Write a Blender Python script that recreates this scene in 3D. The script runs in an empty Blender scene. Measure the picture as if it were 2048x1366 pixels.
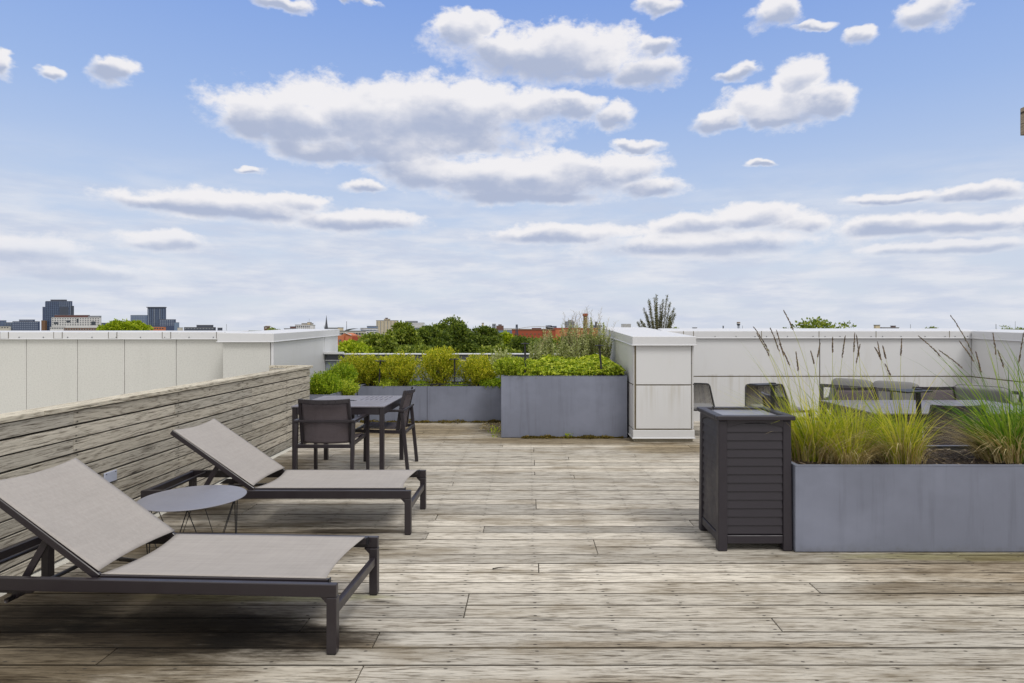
import bpy, math, random
import numpy as np
from mathutils import Vector, Matrix
R = math.radians
random.seed(7); rng = np.random.default_rng(7)
scene = bpy.context.scene
col = scene.collection
# ------------------------------------------------------------------ camera
FPX, VX, VY, EYE = 1250.0, 1058.0, 659.0, 1.5        # focal length and vanishing point of the 2048x1366 photograph
cam_d = bpy.data.cameras.new('camera'); cam = bpy.data.objects.new('camera', cam_d); col.objects.link(cam)
cam.location = (0, 0, EYE); cam.rotation_euler = (R(90), 0, 0)
cam_d.sensor_width = 36; cam_d.lens = FPX / 2048 * 36
cam_d.shift_x = (1024 - VX) / 2048; cam_d.shift_y = -(683 - VY) / 2048
cam_d.clip_start = 0.05; cam_d.clip_end = 20000
scene.camera = cam
scene.view_settings.view_transform = 'Standard'; scene.view_settings.look = 'None'
scene.view_settings.exposure = 0.0; scene.view_settings.gamma = 1
scene.render.resolution_x = 1024; scene.render.resolution_y = 683

# ------------------------------------------------------------------ node helpers
class NT:
    def __init__(s, tree): s.t = tree; s.n = tree.nodes; s.l = tree.links
    def put(s, sock, v):
        if v is None: return
        if isinstance(v, bpy.types.NodeSocket): s.l.new(v, sock)
        else:
            if hasattr(sock.default_value, '__len__') and not hasattr(v, '__len__'): v = [v] * len(sock.default_value)
            if hasattr(sock.default_value, '__len__') and len(sock.default_value) == 4 and len(v) == 3: v = (*v, 1)
            sock.default_value = v
    def m(s, op, a=None, b=None, c=None, clamp=False):
        n = s.n.new('ShaderNodeMath'); n.operation = op; n.use_clamp = clamp
        for i, v in enumerate((a, b, c)): s.put(n.inputs[i], v)
        return n.outputs[0]
    def v(s, op, a=None, b=None, c=None):
        n = s.n.new('ShaderNodeVectorMath'); n.operation = op
        if op == 'SCALE': s.put(n.inputs[0], a); s.put(n.inputs[3], b)
        else:
            for i, x in enumerate((a, b, c)): s.put(n.inputs[i], x)
        return n.outputs[1] if op in ('LENGTH', 'DISTANCE', 'DOT_PRODUCT') else n.outputs[0]
    def noise(s, vec, scale, detail=4, rough=.5, dist=0, out=0, dim='3D'):
        n = s.n.new('ShaderNodeTexNoise'); n.noise_dimensions = dim
        s.put(n.inputs['Vector'], vec); s.put(n.inputs['Scale'], scale); s.put(n.inputs['Detail'], detail)
        s.put(n.inputs['Roughness'], rough); s.put(n.inputs['Distortion'], dist)
        return n.outputs[out]
    def vor(s, vec, scale, out='Distance', rnd=1):
        n = s.n.new('ShaderNodeTexVoronoi'); s.put(n.inputs['Vector'], vec); s.put(n.inputs['Scale'], scale); s.put(n.inputs['Randomness'], rnd)
        return n.outputs[out]
    def mix(s, f, a, b, blend='MIX'):
        n = s.n.new('ShaderNodeMix'); n.data_type = 'RGBA'; n.blend_type = blend
        s.put(n.inputs[0], f); s.put(n.inputs[6], a); s.put(n.inputs[7], b)
        return n.outputs[2]
    def ss(s, x, lo, hi, a=0, b=1):
        n = s.n.new('ShaderNodeMapRange'); n.interpolation_type = 'SMOOTHSTEP'
        for i, v in enumerate((x, lo, hi, a, b)): s.put(n.inputs[i], v)
        return n.outputs[0]
    def lin(s, x, lo, hi, a=0, b=1):
        n = s.n.new('ShaderNodeMapRange')
        for i, v in enumerate((x, lo, hi, a, b)): s.put(n.inputs[i], v)
        return n.outputs[0]
    def ramp(s, x, stops):
        n = s.n.new('ShaderNodeValToRGB'); s.put(n.inputs[0], x); e = n.color_ramp.elements
        while len(e) < len(stops): e.new(.5)
        for k, (p, c) in enumerate(stops):
            e[k].position = p; e[k].color = (*c, 1)
        return n.outputs[0]
    def xyz(s, x, y, z):
        n = s.n.new('ShaderNodeCombineXYZ')
        for i, v in enumerate((x, y, z)): s.put(n.inputs[i], v)
        return n.outputs[0]
    def sep(s, v):
        n = s.n.new('ShaderNodeSeparateXYZ'); s.put(n.inputs[0], v); return n.outputs
    def bump(s, h, strength=.3, dist=.01):
        n = s.n.new('ShaderNodeBump'); s.put(n.inputs['Height'], h); s.put(n.inputs['Strength'], strength); s.put(n.inputs['Distance'], dist)
        return n.outputs[0]

def srgb(r, g, b):
    f = lambda c: (c / 255 / 12.92) if c <= 10 else ((c / 255 + .055) / 1.055) ** 2.4
    return (f(r), f(g), f(b))

# ------------------------------------------------------------------ sky, clouds and sun
SUN_EL, SUN_AZ = 56, 146          # azimuth measured from +Y (view direction) towards +X
world = bpy.data.worlds.new('World'); scene.world = world; world.use_nodes = True
w = NT(world.node_tree); w.n.clear()
sky = w.n.new('ShaderNodeTexSky'); sky.sky_type = 'NISHITA'; sky.sun_disc = False
sky.sun_elevation = R(SUN_EL); sky.sun_rotation = R(SUN_AZ); sky.altitude = 200; sky.air_density = 1.0; sky.dust_density = 1.2; sky.ozone_density = 2
dirv = w.n.new('ShaderNodeTexCoord').outputs['Generated']
dx, dy, dz = w.sep(dirv)
az = w.m('ARCTAN2', dx, dy); el = w.m('ARCSINE', dz)
uv = w.xyz(az, el, 0)
clear = w.ramp(w.lin(el, 0, .55), [(0, srgb(216, 222, 234)), (.16, srgb(209, 219, 236)), (.36, srgb(190, 208, 237)), (.6, srgb(160, 188, 236)), (1, srgb(120, 158, 230))])
base = w.mix(.9, w.v('SCALE', sky.outputs[0], .1), clear)
def ae(px, py):
    a = math.atan((px - VX) / FPX); e = math.atan((VY - py) / math.hypot(FPX, px - VX)); return a, e
blobs = [ (800,250,350,96), (1060,360,290,52), (1110,112,240,68), (1560,215,140,52), (420,412,220,30),
 # centre x, y and radii of each billow, in the bearings and heights seen from the roof
 (505,238,92,62),(600,245,120,72),(720,225,130,80),(840,215,140,75),(950,218,130,68),(1060,215,110,48),(1145,215,70,34),(640,300,120,36),(780,300,170,46),(930,290,110,34),
 (840,345,110,42),(980,355,160,58),(1130,350,150,50),(1250,340,90,42),(1310,375,85,22),(1050,392,190,24),
 (915,70,75,45),(960,50,60,34),(1010,105,90,45),(1120,85,95,48),(1180,125,100,44),(1290,145,95,40),(1310,90,50,22),(1225,232,52,34),(1255,285,40,12),
 (230,140,52,34),(5,135,32,28),(110,152,36,16),(700,2,60,12),
 (1530,215,120,48),(1600,160,58,52),(1655,205,70,36),(1480,145,48,20),(1430,250,64,24),(1550,240,90,22),
 (1550,32,64,42),(1625,55,48,16),(1850,22,85,46),(1315,10,48,22),
 (330,405,130,22),(470,412,200,34),(590,402,90,22),(720,442,150,28),(325,482,100,26),(730,375,50,12),
 (1380,452,110,26),(1500,438,130,32),(1600,450,90,22),(1780,452,150,26),(1930,448,150,24),(2060,440,60,40),(1780,400,130,14),(1960,388,130,20),
 (500,345,34,9),(1524,329,42,9),(1722,68,36,24),(560,8,64,20),(1270,290,60,16),(1130,468,190,22),(1400,488,320,34),(1900,495,230,18),(60,505,150,40),(150,545,180,26)]
wn = w.noise(w.v('MULTIPLY', uv, (1, 1.5, 1)), 14, 4, .55, 0, 1)
off = w.v('MULTIPLY', w.v('SUBTRACT', wn, (.5, .5, .5)), w.xyz(.07, w.lin(el, .1, .35, .016, .05), 0))
p = w.v('ADD', uv, off)
state = w.xyz(0, 0, w.m('MULTIPLY', el, 1e-6)); den = None
for (cx, cy, rx, ry) in blobs:
    a0, e0 = ae(cx, cy); a1, _ = ae(cx + rx, cy); _, e1 = ae(cx, cy - ry)
    pp = w.v('MULTIPLY_ADD', state, (1e-7, 1e-7, 0), p)
    d = w.v('MULTIPLY', w.v('SUBTRACT', pp, (a0, e0, 0)), (1 / ((a1 - a0) * 1.36), 1 / ((e1 - e0) * 1.36), 0))
    q = w.m('SUBTRACT', 1, w.v('LENGTH', d), clamp=True)
    q2 = w.m('MULTIPLY', q, q)
    sx, sy, sz = w.sep(state)
    state = w.xyz(w.m('MAXIMUM', sx, q), w.m('MULTIPLY_ADD', w.sep(d)[1], q2, sy), w.m('ADD', sz, q2))
wmax, num, den = w.sep(state)
vrel = w.m('DIVIDE', num, w.m('ADD', den, .002))
fb = w.noise(w.v('MULTIPLY', uv, (1, 1.6, 1)), 17, 9, .62)
fb2 = w.noise(w.v('MULTIPLY', uv, (1, 1.5, 1)), 60, 7, .68, .4)
fld = w.m('ADD', w.m('MULTIPLY', wmax, 1.15), w.m('ADD', w.m('MULTIPLY', w.m('SUBTRACT', fb, .5), .95), w.m('MULTIPLY', w.m('SUBTRACT', fb2, .5), .42)))
alpha = w.m('POWER', w.ss(fld, .24, w.lin(vrel, -.15, .3, .78, .57)), .85)
lump = w.noise(w.v('MULTIPLY', uv, (1, 1.7, 1)), 9, 5, .52)
lump_dn = w.noise(w.v('MULTIPLY', w.v('ADD', uv, (.006, .022, 0)), (1, 1.7, 1)), 9, 5, .52)
relief = w.m('MULTIPLY', w.m('SUBTRACT', lump, lump_dn), 1.5)
lit = w.m('ADD', w.m('MULTIPLY', vrel, 1.9), relief)
lit = w.m('ADD', lit, w.m('MULTIPLY', w.m('SUBTRACT', .75, w.ss(fld, .3, .9)), .45))
shade = w.ss(lit, -.55, .42)
shade = w.m('ADD', shade, w.m('MULTIPLY', w.m('SUBTRACT', 1, shade), w.ss(w.m('ADD', wmax, w.m('MULTIPLY', el, .0)), .62, .25)))
ccol = w.mix(shade, srgb(176, 186, 210), srgb(243, 241, 243))
# thin streaks and veil low over the skyline
st = w.noise(w.v('MULTIPLY', uv, (1, 4.5, 1)), 6, 8, .58, .2)
band = w.m('MULTIPLY', w.ss(el, .27, .10), w.ss(el, -.02, .02))
veil = w.m('MULTIPLY', w.ss(st, .30, .60), band)
vcol = w.mix(w.ss(w.noise(w.v('MULTIPLY', uv, (1, 5, 1)), 8, 7, .6), .35, .65), srgb(202, 210, 228), srgb(228, 230, 237))
c1 = w.mix(w.m('MULTIPLY', veil, .9), base, vcol)
low = w.ss(el, .16, .05)
alpha2 = w.m('MULTIPLY', alpha, w.m('SUBTRACT', 1, w.m('MULTIPLY', low, .65)))
c2 = w.mix(w.m('MULTIPLY', alpha2, .96), c1, ccol)
# unseen broken white cloud, added overhead and behind to neutralise the blue skylight
cov = w.m('MAXIMUM', w.ss(el, .52, .75), w.ss(w.m('ABSOLUTE', az), .85, 1.1))
cc = w.noise(dirv, 2.2, 6, .6)
over = w.mix(w.ss(cc, .3, .45), srgb(170, 196, 238), w.mix(w.ss(cc, .45, .75), (.98, .955, .92), (.72, .71, .70)))
c2 = w.mix(w.m('MULTIPLY', cov, w.ss(el, -.01, .05)), c2, over)
bg = w.n.new('ShaderNodeBackground'); w.put(bg.inputs[0], w.v('SCALE', c2, 10)); bg.inputs[1].default_value = .1
wo = w.n.new('ShaderNodeOutputWorld'); w.l.new(bg.outputs[0], wo.inputs[0])
world.cycles.sampling_method = 'MANUAL'; world.cycles.sample_map_resolution = 512

sun_d = bpy.data.lights.new('sun', 'SUN'); sun = bpy.data.objects.new('sun', sun_d); col.objects.link(sun)
sun_d.energy = 1.8; sun_d.angle = R(20); sun_d.color = (1, .965, .91)
sd = Vector((math.sin(R(SUN_AZ)) * math.cos(R(SUN_EL)), math.cos(R(SUN_AZ)) * math.cos(R(SUN_EL)), math.sin(R(SUN_EL))))
sun.rotation_euler = sd.to_track_quat('Z', 'Y').to_euler(); sun.location = (-20, -10, 30)

# ------------------------------------------------------------------ object helpers
def tag(o, label=None, cat=None, group=None, kind=None):
    if label: o['label'] = label
    if cat: o['category'] = cat
    if group: o['group'] = group
    if kind: o['kind'] = kind
    return o
def thing(name, loc, label, cat, group=None, rz=0):
    o = bpy.data.objects.new(name, None); o.empty_display_size = .1; col.objects.link(o)
    o.location = loc; o.rotation_euler = (0, 0, rz); return tag(o, label, cat, group)
def link_mesh(name, me, mat, parent=None):
    o = bpy.data.objects.new(name, me); col.objects.link(o)
    if mat: me.materials.append(mat)
    if parent: o.parent = parent
    return o
class MB:
    def __init__(s, off=(0, 0, 0)): s.v = []; s.f = []; s.off = Vector(off)
    def add(s, vs, fs):
        b = len(s.v); s.v += [tuple(Vector(v) - s.off) for v in vs]; s.f += [tuple(b + i for i in f) for f in fs]; return s
    def hexa(s, c):     # bottom ring of four (counter-clockwise from above), then top ring
        return s.add(c, [(3, 2, 1, 0), (4, 5, 6, 7), (0, 1, 5, 4), (1, 2, 6, 5), (2, 3, 7, 6), (3, 0, 4, 7)])
    def box(s, x0, y0, z0, x1, y1, z1):
        return s.hexa([(x0, y0, z0), (x1, y0, z0), (x1, y1, z0), (x0, y1, z0), (x0, y0, z1), (x1, y0, z1), (x1, y1, z1), (x0, y1, z1)])
    def cbox(s, cx, cy, cz, sx, sy, sz): return s.box(cx - sx / 2, cy - sy / 2, cz - sz / 2, cx + sx / 2, cy + sy / 2, cz + sz / 2)
    def bar(s, p0, p1, wd, ht, up=(0, 0, 1)):
        p0, p1 = Vector(p0), Vector(p1); d = (p1 - p0).normalized(); up = Vector(up)
        if abs(d.dot(up)) > .98: up = Vector((0, 1, 0))
        sd_ = d.cross(up).normalized(); u = sd_.cross(d).normalized(); a = sd_ * wd / 2; b = u * ht / 2
        return s.hexa([p0 - a - b, p0 + a - b, p1 + a - b, p1 - a - b, p0 - a + b, p0 + a + b, p1 + a + b, p1 - a + b])
    def tube(s, pts, r, n=6, cap=True):
        pts = [Vector(p) for p in pts]; rr = r if hasattr(r, '__len__') else [r] * len(pts); b = len(s.v); vs = []; fs = []
        ref = Vector((0, 0, 1)) if abs((pts[-1] - pts[0]).normalized().z) < .9 else Vector((1, 0, 0))
        for i, p in enumerate(pts):
            t = (pts[min(i + 1, len(pts) - 1)] - pts[max(i - 1, 0)]).normalized()
            x = t.cross(ref).normalized(); y = t.cross(x).normalized()
            for k in range(n):
                a = 2 * math.pi * k / n; vs.append(p + (x * math.cos(a) + y * math.sin(a)) * rr[i])
        for i in range(len(pts) - 1):
            for k in range(n):
                k2 = (k + 1) % n; fs.append((i * n + k, i * n + k2, (i + 1) * n + k2, (i + 1) * n + k))
        if cap: fs.append(tuple(range(n))); fs.append(tuple(range((len(pts) - 1) * n, len(pts) * n))[::-1])
        return s.add(vs, fs)
    def grid(s, fn, nu, nv, thick=None):
        vs = [fn(i / nu, j / nv) for j in range(nv + 1) for i in range(nu + 1)]
        fs = [(j * (nu + 1) + i, j * (nu + 1) + i + 1, (j + 1) * (nu + 1) + i + 1, (j + 1) * (nu + 1) + i) for j in range(nv) for i in range(nu)]
        return s.add(vs, fs)
    def build(s, name, mat, parent=None, bevel=0, smooth=False, solid=0, seg=1):
        me = bpy.data.meshes.new(name); me.from_pydata(s.v, [], s.f); me.update()
        if smooth: me.polygons.foreach_set('use_smooth', [True] * len(me.polygons))
        o = link_mesh(name, me, mat, parent)
        if solid: md = o.modifiers.new('solid', 'SOLIDIFY'); md.thickness = solid; md.offset = 0
        if bevel: md = o.modifiers.new('bevel', 'BEVEL'); md.width = bevel; md.segments = seg; md.limit_method = 'ANGLE'; md.angle_limit = R(40)
        return o
def quads_mesh(name, V, mat, parent=None, nper=4):
    """V: (n, nper, 3) array of leaf faces"""
    V = np.asarray(V, dtype=np.float32); n = V.shape[0]
    me = bpy.data.meshes.new(name); me.vertices.add(n * nper); me.vertices.foreach_set('co', V.reshape(-1))
    me.loops.add(n * nper); me.loops.foreach_set('vertex_index', np.arange(n * nper, dtype=np.int32))
    me.polygons.add(n); me.polygons.foreach_set('loop_start', np.arange(0, n * nper, nper, dtype=np.int32))
    me.polygons.foreach_set('loop_total', np.full(n, nper, dtype=np.int32)); me.update(calc_edges=True)
    return link_mesh(name, me, mat, parent)
def copy_tree(o, parent=None):
    c = o.copy(); col.objects.link(c); c.parent = parent
    for ch in list(o.children): copy_tree(ch, c)
    return c
def at(px, py, D): return ((px - VX) * D / FPX, D, EYE - (py - VY) * D / FPX)
# ------------------------------------------------------------------ materials
def newmat(name):
    m = bpy.data.materials.new(name); m.use_nodes = True; t = NT(m.node_tree); t.n.clear()
    b = t.n.new('ShaderNodeBsdfPrincipled'); o = t.n.new('ShaderNodeOutputMaterial'); t.l.new(b.outputs[0], o.inputs[0])
    t.b = b; t.o = o; return m, t
def S(t, **k):
    for n, v in k.items():
        t.put(t.b.inputs[{'col': 'Base Color', 'rough': 'Roughness', 'metal': 'Metallic', 'nor': 'Normal', 'spec': 'Specular IOR Level', 'trans': 'Transmission Weight'}[n]], v)
def objc(t): return t.n.new('ShaderNodeTexCoord').outputs['Object']
def island(t): return t.n.new('ShaderNodeNewGeometry').outputs['Random Per Island']
def worldp(t): return t.n.new('ShaderNodeNewGeometry').outputs['Position']
def simple(name, c, rough=.6, var=.08, scale=6, bumps=0, metal=0, spec=.5):
    m, t = newmat(name); P = objc(t)
    n = t.noise(P, scale, 5, .6)
    c = Vector(c)
    S(t, col=t.mix(n, tuple(c * (1 - var * 2)), tuple(c * (1 + var * 2))), rough=rough, metal=metal, spec=spec)
    if bumps: S(t, nor=t.bump(t.noise(P, 180, 3, .6), bumps, .003))
    return m

def wood(name, along, dark, mid, light, nails=None, stains_and_shade=None, tone=(.78, 1.15), pitch=.1517, rings=1.0, boff=0, ew=(.44, .483), bk=.22):
    m, t = newmat(name); P = worldp(t); rnd = island(t)
    x, y, z = t.sep(P)
    a = x if along == 'X' else y
    b_ = y if along == 'X' else z
    c_ = z if along == 'X' else x
    ao = t.m('ADD', a, t.m('MULTIPLY', rnd, 37.3)); co = t.m('ADD', c_, t.m('MULTIPLY', rnd, 11.7))
    Q = t.xyz(ao, b_, co)
    warp = t.v('SCALE', t.v('SUBTRACT', t.noise(t.v('MULTIPLY', Q, (1.6, 7, 7)), 1, 3, .6, 0, 1), (.5, .5, .5)), .03)
    Qw = t.v('ADD', Q, warp)
    # growth rings: contour lines of a long soft field give cathedrals and straight grain
    fieldn = t.noise(t.v('MULTIPLY', Qw, (.75, 6.5, 6.5)), 1, 1.5, .5)
    kv = t.n.new('ShaderNodeTexVoronoi'); t.put(kv.inputs['Vector'], t.v('MULTIPLY', Qw, (1.7, 8.5, 1))); kv.inputs['Scale'].default_value = 1
    kd = kv.outputs['Distance']
    kon = t.m('GREATER_THAN', t.sep(kv.outputs['Color'])[0], .48)
    knot = t.m('MULTIPLY', t.ss(kd, .30, .0), kon)
    ph = t.m('ADD', t.m('MULTIPLY', fieldn, 105), t.m('MULTIPLY', knot, 22))
    rg = t.m('MULTIPLY_ADD', t.m('SINE', ph), .5, .5); rg = t.m('POWER', rg, 1.7)
    fine = t.noise(t.v('MULTIPLY', Qw, (7, 150, 150)), 1, 3, .7)
    mids = t.noise(t.v('MULTIPLY', Qw, (3, 68, 68)), 1, 5, .66)
    blot = t.noise(t.v('MULTIPLY', Q, (2.2, 8, 8)), 1, 4, .6)
    ringmask = t.ss(blot, .35, .65)
    h = t.m('ADD', t.m('MULTIPLY', fine, .55), t.m('MULTIPLY', mids, .45))
    h = t.m('SUBTRACT', h, t.m('MULTIPLY', t.m('MULTIPLY', t.m('SUBTRACT', rg, .35), .16 * rings), ringmask))
    h = t.m('ADD', h, t.m('MULTIPLY', t.m('SUBTRACT', blot, .5), bk))
    colr = t.ramp(h, [(.34, dark), (.425, mid), (.50, light), (.66, tuple(Vector(light) * 1.14))])
    fl = t.noise(t.v('MULTIPLY', Qw, (9, 105, 105)), 1, 3, .6)
    colr = t.mix(t.m('MULTIPLY', t.ss(fl, .60, .72), .62), colr, tuple(Vector(dark) * .6))
    colr = t.mix(t.m('MULTIPLY', t.ss(fl, .38, .27), .4), colr, tuple(Vector(light) * 1.25))
    colr = t.mix(1, colr, t.ramp(rnd, [(0, (tone[0],) * 3), (.3, (.97, .95, .915)), (.6, (.88, .88, .88)), (.8, (1.06, 1.04, 1.01)), (1, (tone[1], tone[1] * .985, tone[1] * .96))]), 'MULTIPLY')
    core = t.m('MULTIPLY', t.ss(kd, .085, .03), kon)
    halo = t.m('MULTIPLY', t.ss(t.m('ADD', kd, t.m('MULTIPLY', t.m('SUBTRACT', fine, .5), .35)), .24, .06), kon)
    colr = t.mix(t.m('MULTIPLY', halo, .6), colr, dark)
    colr = t.mix(t.m('MULTIPLY', core, .8), colr, tuple(Vector(dark) * .35))
    # hairline cracks along the grain
    ck = t.noise(t.v('MULTIPLY', Qw, (1.5, 75, 75)), 1, 2, .5)
    crack = t.m('MULTIPLY', t.ss(t.m('ABSOLUTE', t.m('SUBTRACT', ck, .5)), .012, .002), t.ss(blot, .47, .62))
    colr = t.mix(t.m('MULTIPLY', crack, .75), colr, tuple(Vector(dark) * .4))
    eb = t.m('ABSOLUTE', t.m('SUBTRACT', t.m('FRACT', t.m('DIVIDE', t.m('ADD', b_, 100 * pitch - boff), pitch)), .5))
    edge = t.m('MULTIPLY', t.ss(t.m('ADD', eb, t.m('MULTIPLY', t.m('SUBTRACT', mids, .5), .05)), *ew), .88)
    colr = t.mix(edge, colr, tuple(Vector(dark) * .38))
    if stains_and_shade: colr = stains_and_shade(t, P, colr, fine, mids)
    if nails:
        sp, o0 = nails
        fa = t.m('SUBTRACT', t.m('FRACT', t.m('DIVIDE', t.m('ADD', a, o0 + 40), sp)), .5)
        da = t.m('MULTIPLY', fa, sp)
        fb_ = t.m('MULTIPLY', t.m('ABSOLUTE', t.m('SUBTRACT', t.m('FRACT', t.m('DIVIDE', t.m('ADD', b_, 100 * pitch - boff), pitch)), .5)), pitch)
        db = t.m('SUBTRACT', fb_, pitch * .31)
        jit = t.m('MULTIPLY', t.m('SUBTRACT', rnd, .5), .02)
        dd = t.m('SQRT', t.m('ADD', t.m('POWER', t.m('MULTIPLY', t.m('ADD', da, jit), .55), 2), t.m('POWER', db, 2)))
        nl = t.ss(dd, .0068, .0035)
        colr = t.mix(t.m('MULTIPLY', nl, .85), colr, (.03, .026, .024))
        smear = t.ss(t.m('SQRT', t.m('ADD', t.m('POWER', t.m('MULTIPLY', t.m('ADD', da, jit), .16), 2), t.m('POWER', db, 2))), .011, .003)
        colr = t.mix(t.m('MULTIPLY', smear, .3), colr, dark)
    S(t, col=colr, rough=.86, spec=.25, nor=t.bump(t.m('SUBTRACT', t.m('SUBTRACT', h, t.m('MULTIPLY', crack, .5)), t.m('MULTIPLY', core, .3)), .55, .006))
    return m

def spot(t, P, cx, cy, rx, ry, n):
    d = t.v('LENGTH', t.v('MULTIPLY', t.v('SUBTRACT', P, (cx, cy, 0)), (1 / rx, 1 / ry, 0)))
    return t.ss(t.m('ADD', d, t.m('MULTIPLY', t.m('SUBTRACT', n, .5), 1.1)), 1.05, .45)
def deck_stains_and_shade(t, P, c, fine, mids):
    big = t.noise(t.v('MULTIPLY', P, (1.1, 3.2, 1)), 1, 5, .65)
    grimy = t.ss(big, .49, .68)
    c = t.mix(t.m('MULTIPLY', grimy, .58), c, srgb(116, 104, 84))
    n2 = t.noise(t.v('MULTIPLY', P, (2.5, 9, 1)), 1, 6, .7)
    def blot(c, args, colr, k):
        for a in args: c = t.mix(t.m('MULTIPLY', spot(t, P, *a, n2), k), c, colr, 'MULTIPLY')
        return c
    # old wet weathering along the planters; where furniture stands, weathering plus painted shade
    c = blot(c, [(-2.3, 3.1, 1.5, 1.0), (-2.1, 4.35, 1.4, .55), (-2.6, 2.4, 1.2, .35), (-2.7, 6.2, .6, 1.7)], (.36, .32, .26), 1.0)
    c = blot(c, [(-1.75, 3.08, .95, .30), (-1.15, 3.02, .6, .16), (-2.6, 3.2, .5, .3), (-1.6, 4.42, .8, .13), (-1.3, 4.65, .5, .08)], (.16, .14, .12), .95)  # darkest patches under the loungers carry their shadow in the deck colour
    c = blot(c, [(-2.4, 2.3, 2.0, .5), (-1.0, 2.45, 1.2, .2), (2.4, 2.5, 1.6, .18), (.2, 2.6, 1.0, .12)], (.62, .57, .5), .8)
    c = blot(c, [(3.2, 3.95, 1.7, .32), (3.6, 3.6, 1.3, .3), (2.3, 3.6, .6, .15)], (.6, .545, .47), .9)
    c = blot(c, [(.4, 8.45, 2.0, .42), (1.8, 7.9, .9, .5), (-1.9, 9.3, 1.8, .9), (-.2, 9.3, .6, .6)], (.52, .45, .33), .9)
    c = blot(c, [(.8, 2.97, 1.2, .05), (-.9, 2.97, .35, .06)], (.6, .53, .44), .8)
    c = blot(c, [(3.1, 4.12, 1.4, .1), (-1.5, 3.5, .8, .08)], (.8, .85, .5), .7)
    return c
M = {}
M['deck'] = wood('weathered deck wood', 'X', srgb(78, 71, 61), srgb(143, 136, 125), srgb(188, 183, 174), nails=(.4, .17), boff=.0634, stains_and_shade=deck_stains_and_shade, rings=.5, tone=(.72, 1.28))
M['fence'] = wood('weathered fence wood', 'Y', srgb(82, 75, 66), srgb(150, 144, 133), srgb(186, 181, 170), nails=(1.22, .3), pitch=.0955, tone=(.74, 1.18), rings=.75, ew=(.425, .468), bk=.16)
M['fencecap'] = wood('grey cap wood', 'Y', srgb(84, 76, 66), srgb(150, 143, 130), srgb(190, 185, 172), tone=(.9, 1.1))
M['beam'] = wood('pergola wood', 'Y', srgb(66, 58, 52), srgb(120, 110, 98), srgb(150, 140, 126))
M['under'] = simple('dark timber and gap shade', srgb(40, 35, 30), .95)

def metal_paint(name, c, rough=.42, var=.05, streak=0, spec=.45):
    m, t = newmat(name); P = objc(t); c = Vector(c)
    n = t.noise(P, 9, 5, .6); f = t.noise(P, 260, 2, .5)
    cc = t.mix(n, tuple(c * (1 - var * 2)), tuple(c * (1 + var * 2)))
    if streak:
        s_ = t.noise(t.v('MULTIPLY', P, (14, 14, .9)), 1, 5, .62); s2 = t.noise(t.v('MULTIPLY', P, (1.2, 1.2, 1.5)), 1, 4, .6)
        x, y, z = t.sep(P)
        cc = t.mix(t.m('MULTIPLY', t.ss(s_, .48, .75), streak), cc, tuple(c * .62))
        cc = t.mix(t.m('MULTIPLY', t.ss(s2, .42, .72), streak * 1.2), cc, tuple(c * 1.4))
        sp = t.vor(P, 26); cc = t.mix(t.m('MULTIPLY', t.ss(t.m('ADD', sp, t.m('MULTIPLY', s2, .1)), .11, .07), .35), cc, tuple(c * .5))
        # dried mud splashed up from the deck
        mud = t.m('MULTIPLY', t.ss(t.m('ADD', z, t.m('MULTIPLY', t.noise(P, 14, 5, .7), .16)), .14, .05), .4)
        cc = t.mix(mud, cc, srgb(84, 82, 78))
    S(t, col=cc, rough=t.lin(n, .3, .7, rough - .05, rough + .12), nor=t.bump(f, .012, .0005), spec=spec)
    return m
M['frame'] = metal_paint('dark bronze aluminium', srgb(43, 38, 43), .32, .025, spec=.6)
M['bin'] = metal_paint('dark resin', srgb(41, 37, 45), .42, .03, spec=.5)
M['black'] = metal_paint('black powder coat', srgb(34, 34, 38), .45)
M['planter'] = metal_paint('blue grey steel', srgb(117, 122, 139), .46, .04, .46)
M['planterdark'] = metal_paint('slate steel', srgb(82, 86, 100), .5, .04, .3)
M['topmetal'] = metal_paint('grey side table top', srgb(124, 124, 133), .34, .035, spec=.6)
M['tabletop'] = metal_paint('grey aluminium table top', srgb(112, 108, 116), .34, .03, spec=.6)
M['plate'] = simple('pale plastic plate', srgb(176, 182, 200), .5)

def sling(name, c, alpha):
    m, t = newmat(name); P = objc(t)
    x, y, z = t.sep(P)
    wv = t.m('MULTIPLY', t.m('SINE', t.m('MULTIPLY', x, 900)), t.m('SINE', t.m('MULTIPLY', t.m('ADD', y, z), 900)))
    th = t.noise(t.v('MULTIPLY', P, (5, 160, 160)), 1, 3, .6)
    big = t.noise(P, 3.2, 4, .6); c = Vector(c)
    th2 = t.noise(t.v('MULTIPLY', P, (3, 55, 55)), 1, 2, .6); th3 = t.noise(t.v('MULTIPLY', P, (70, 4, 4)), 1, 2, .6)
    cc = t.mix(t.m('ADD', t.m('ADD', t.m('MULTIPLY', th, .25), t.m('MULTIPLY', th2, .25)), t.m('ADD', t.m('MULTIPLY', th3, .2), t.m('MULTIPLY', big, .3))), tuple(c * .6), tuple(c * 1.4))
    S(t, col=cc, rough=.78, spec=.3, nor=t.bump(t.m('ADD', wv, th), .12, .0012))
    tr = t.n.new('ShaderNodeBsdfTransparent'); mx = t.n.new('ShaderNodeMixShader'); mx.inputs[0].default_value = alpha
    t.l.new(t.b.outputs[0], mx.inputs[1]); t.l.new(tr.outputs[0], mx.inputs[2]); t.l.new(mx.outputs[0], t.o.inputs[0])
    return m
M['sling'] = sling('taupe mesh sling', srgb(159, 154, 151), .03)
M['shadedsling'] = sling('shaded chair sling', srgb(92, 84, 88), .16)  # chair mesh darkened in colour because it is seen from its shaded side

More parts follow.
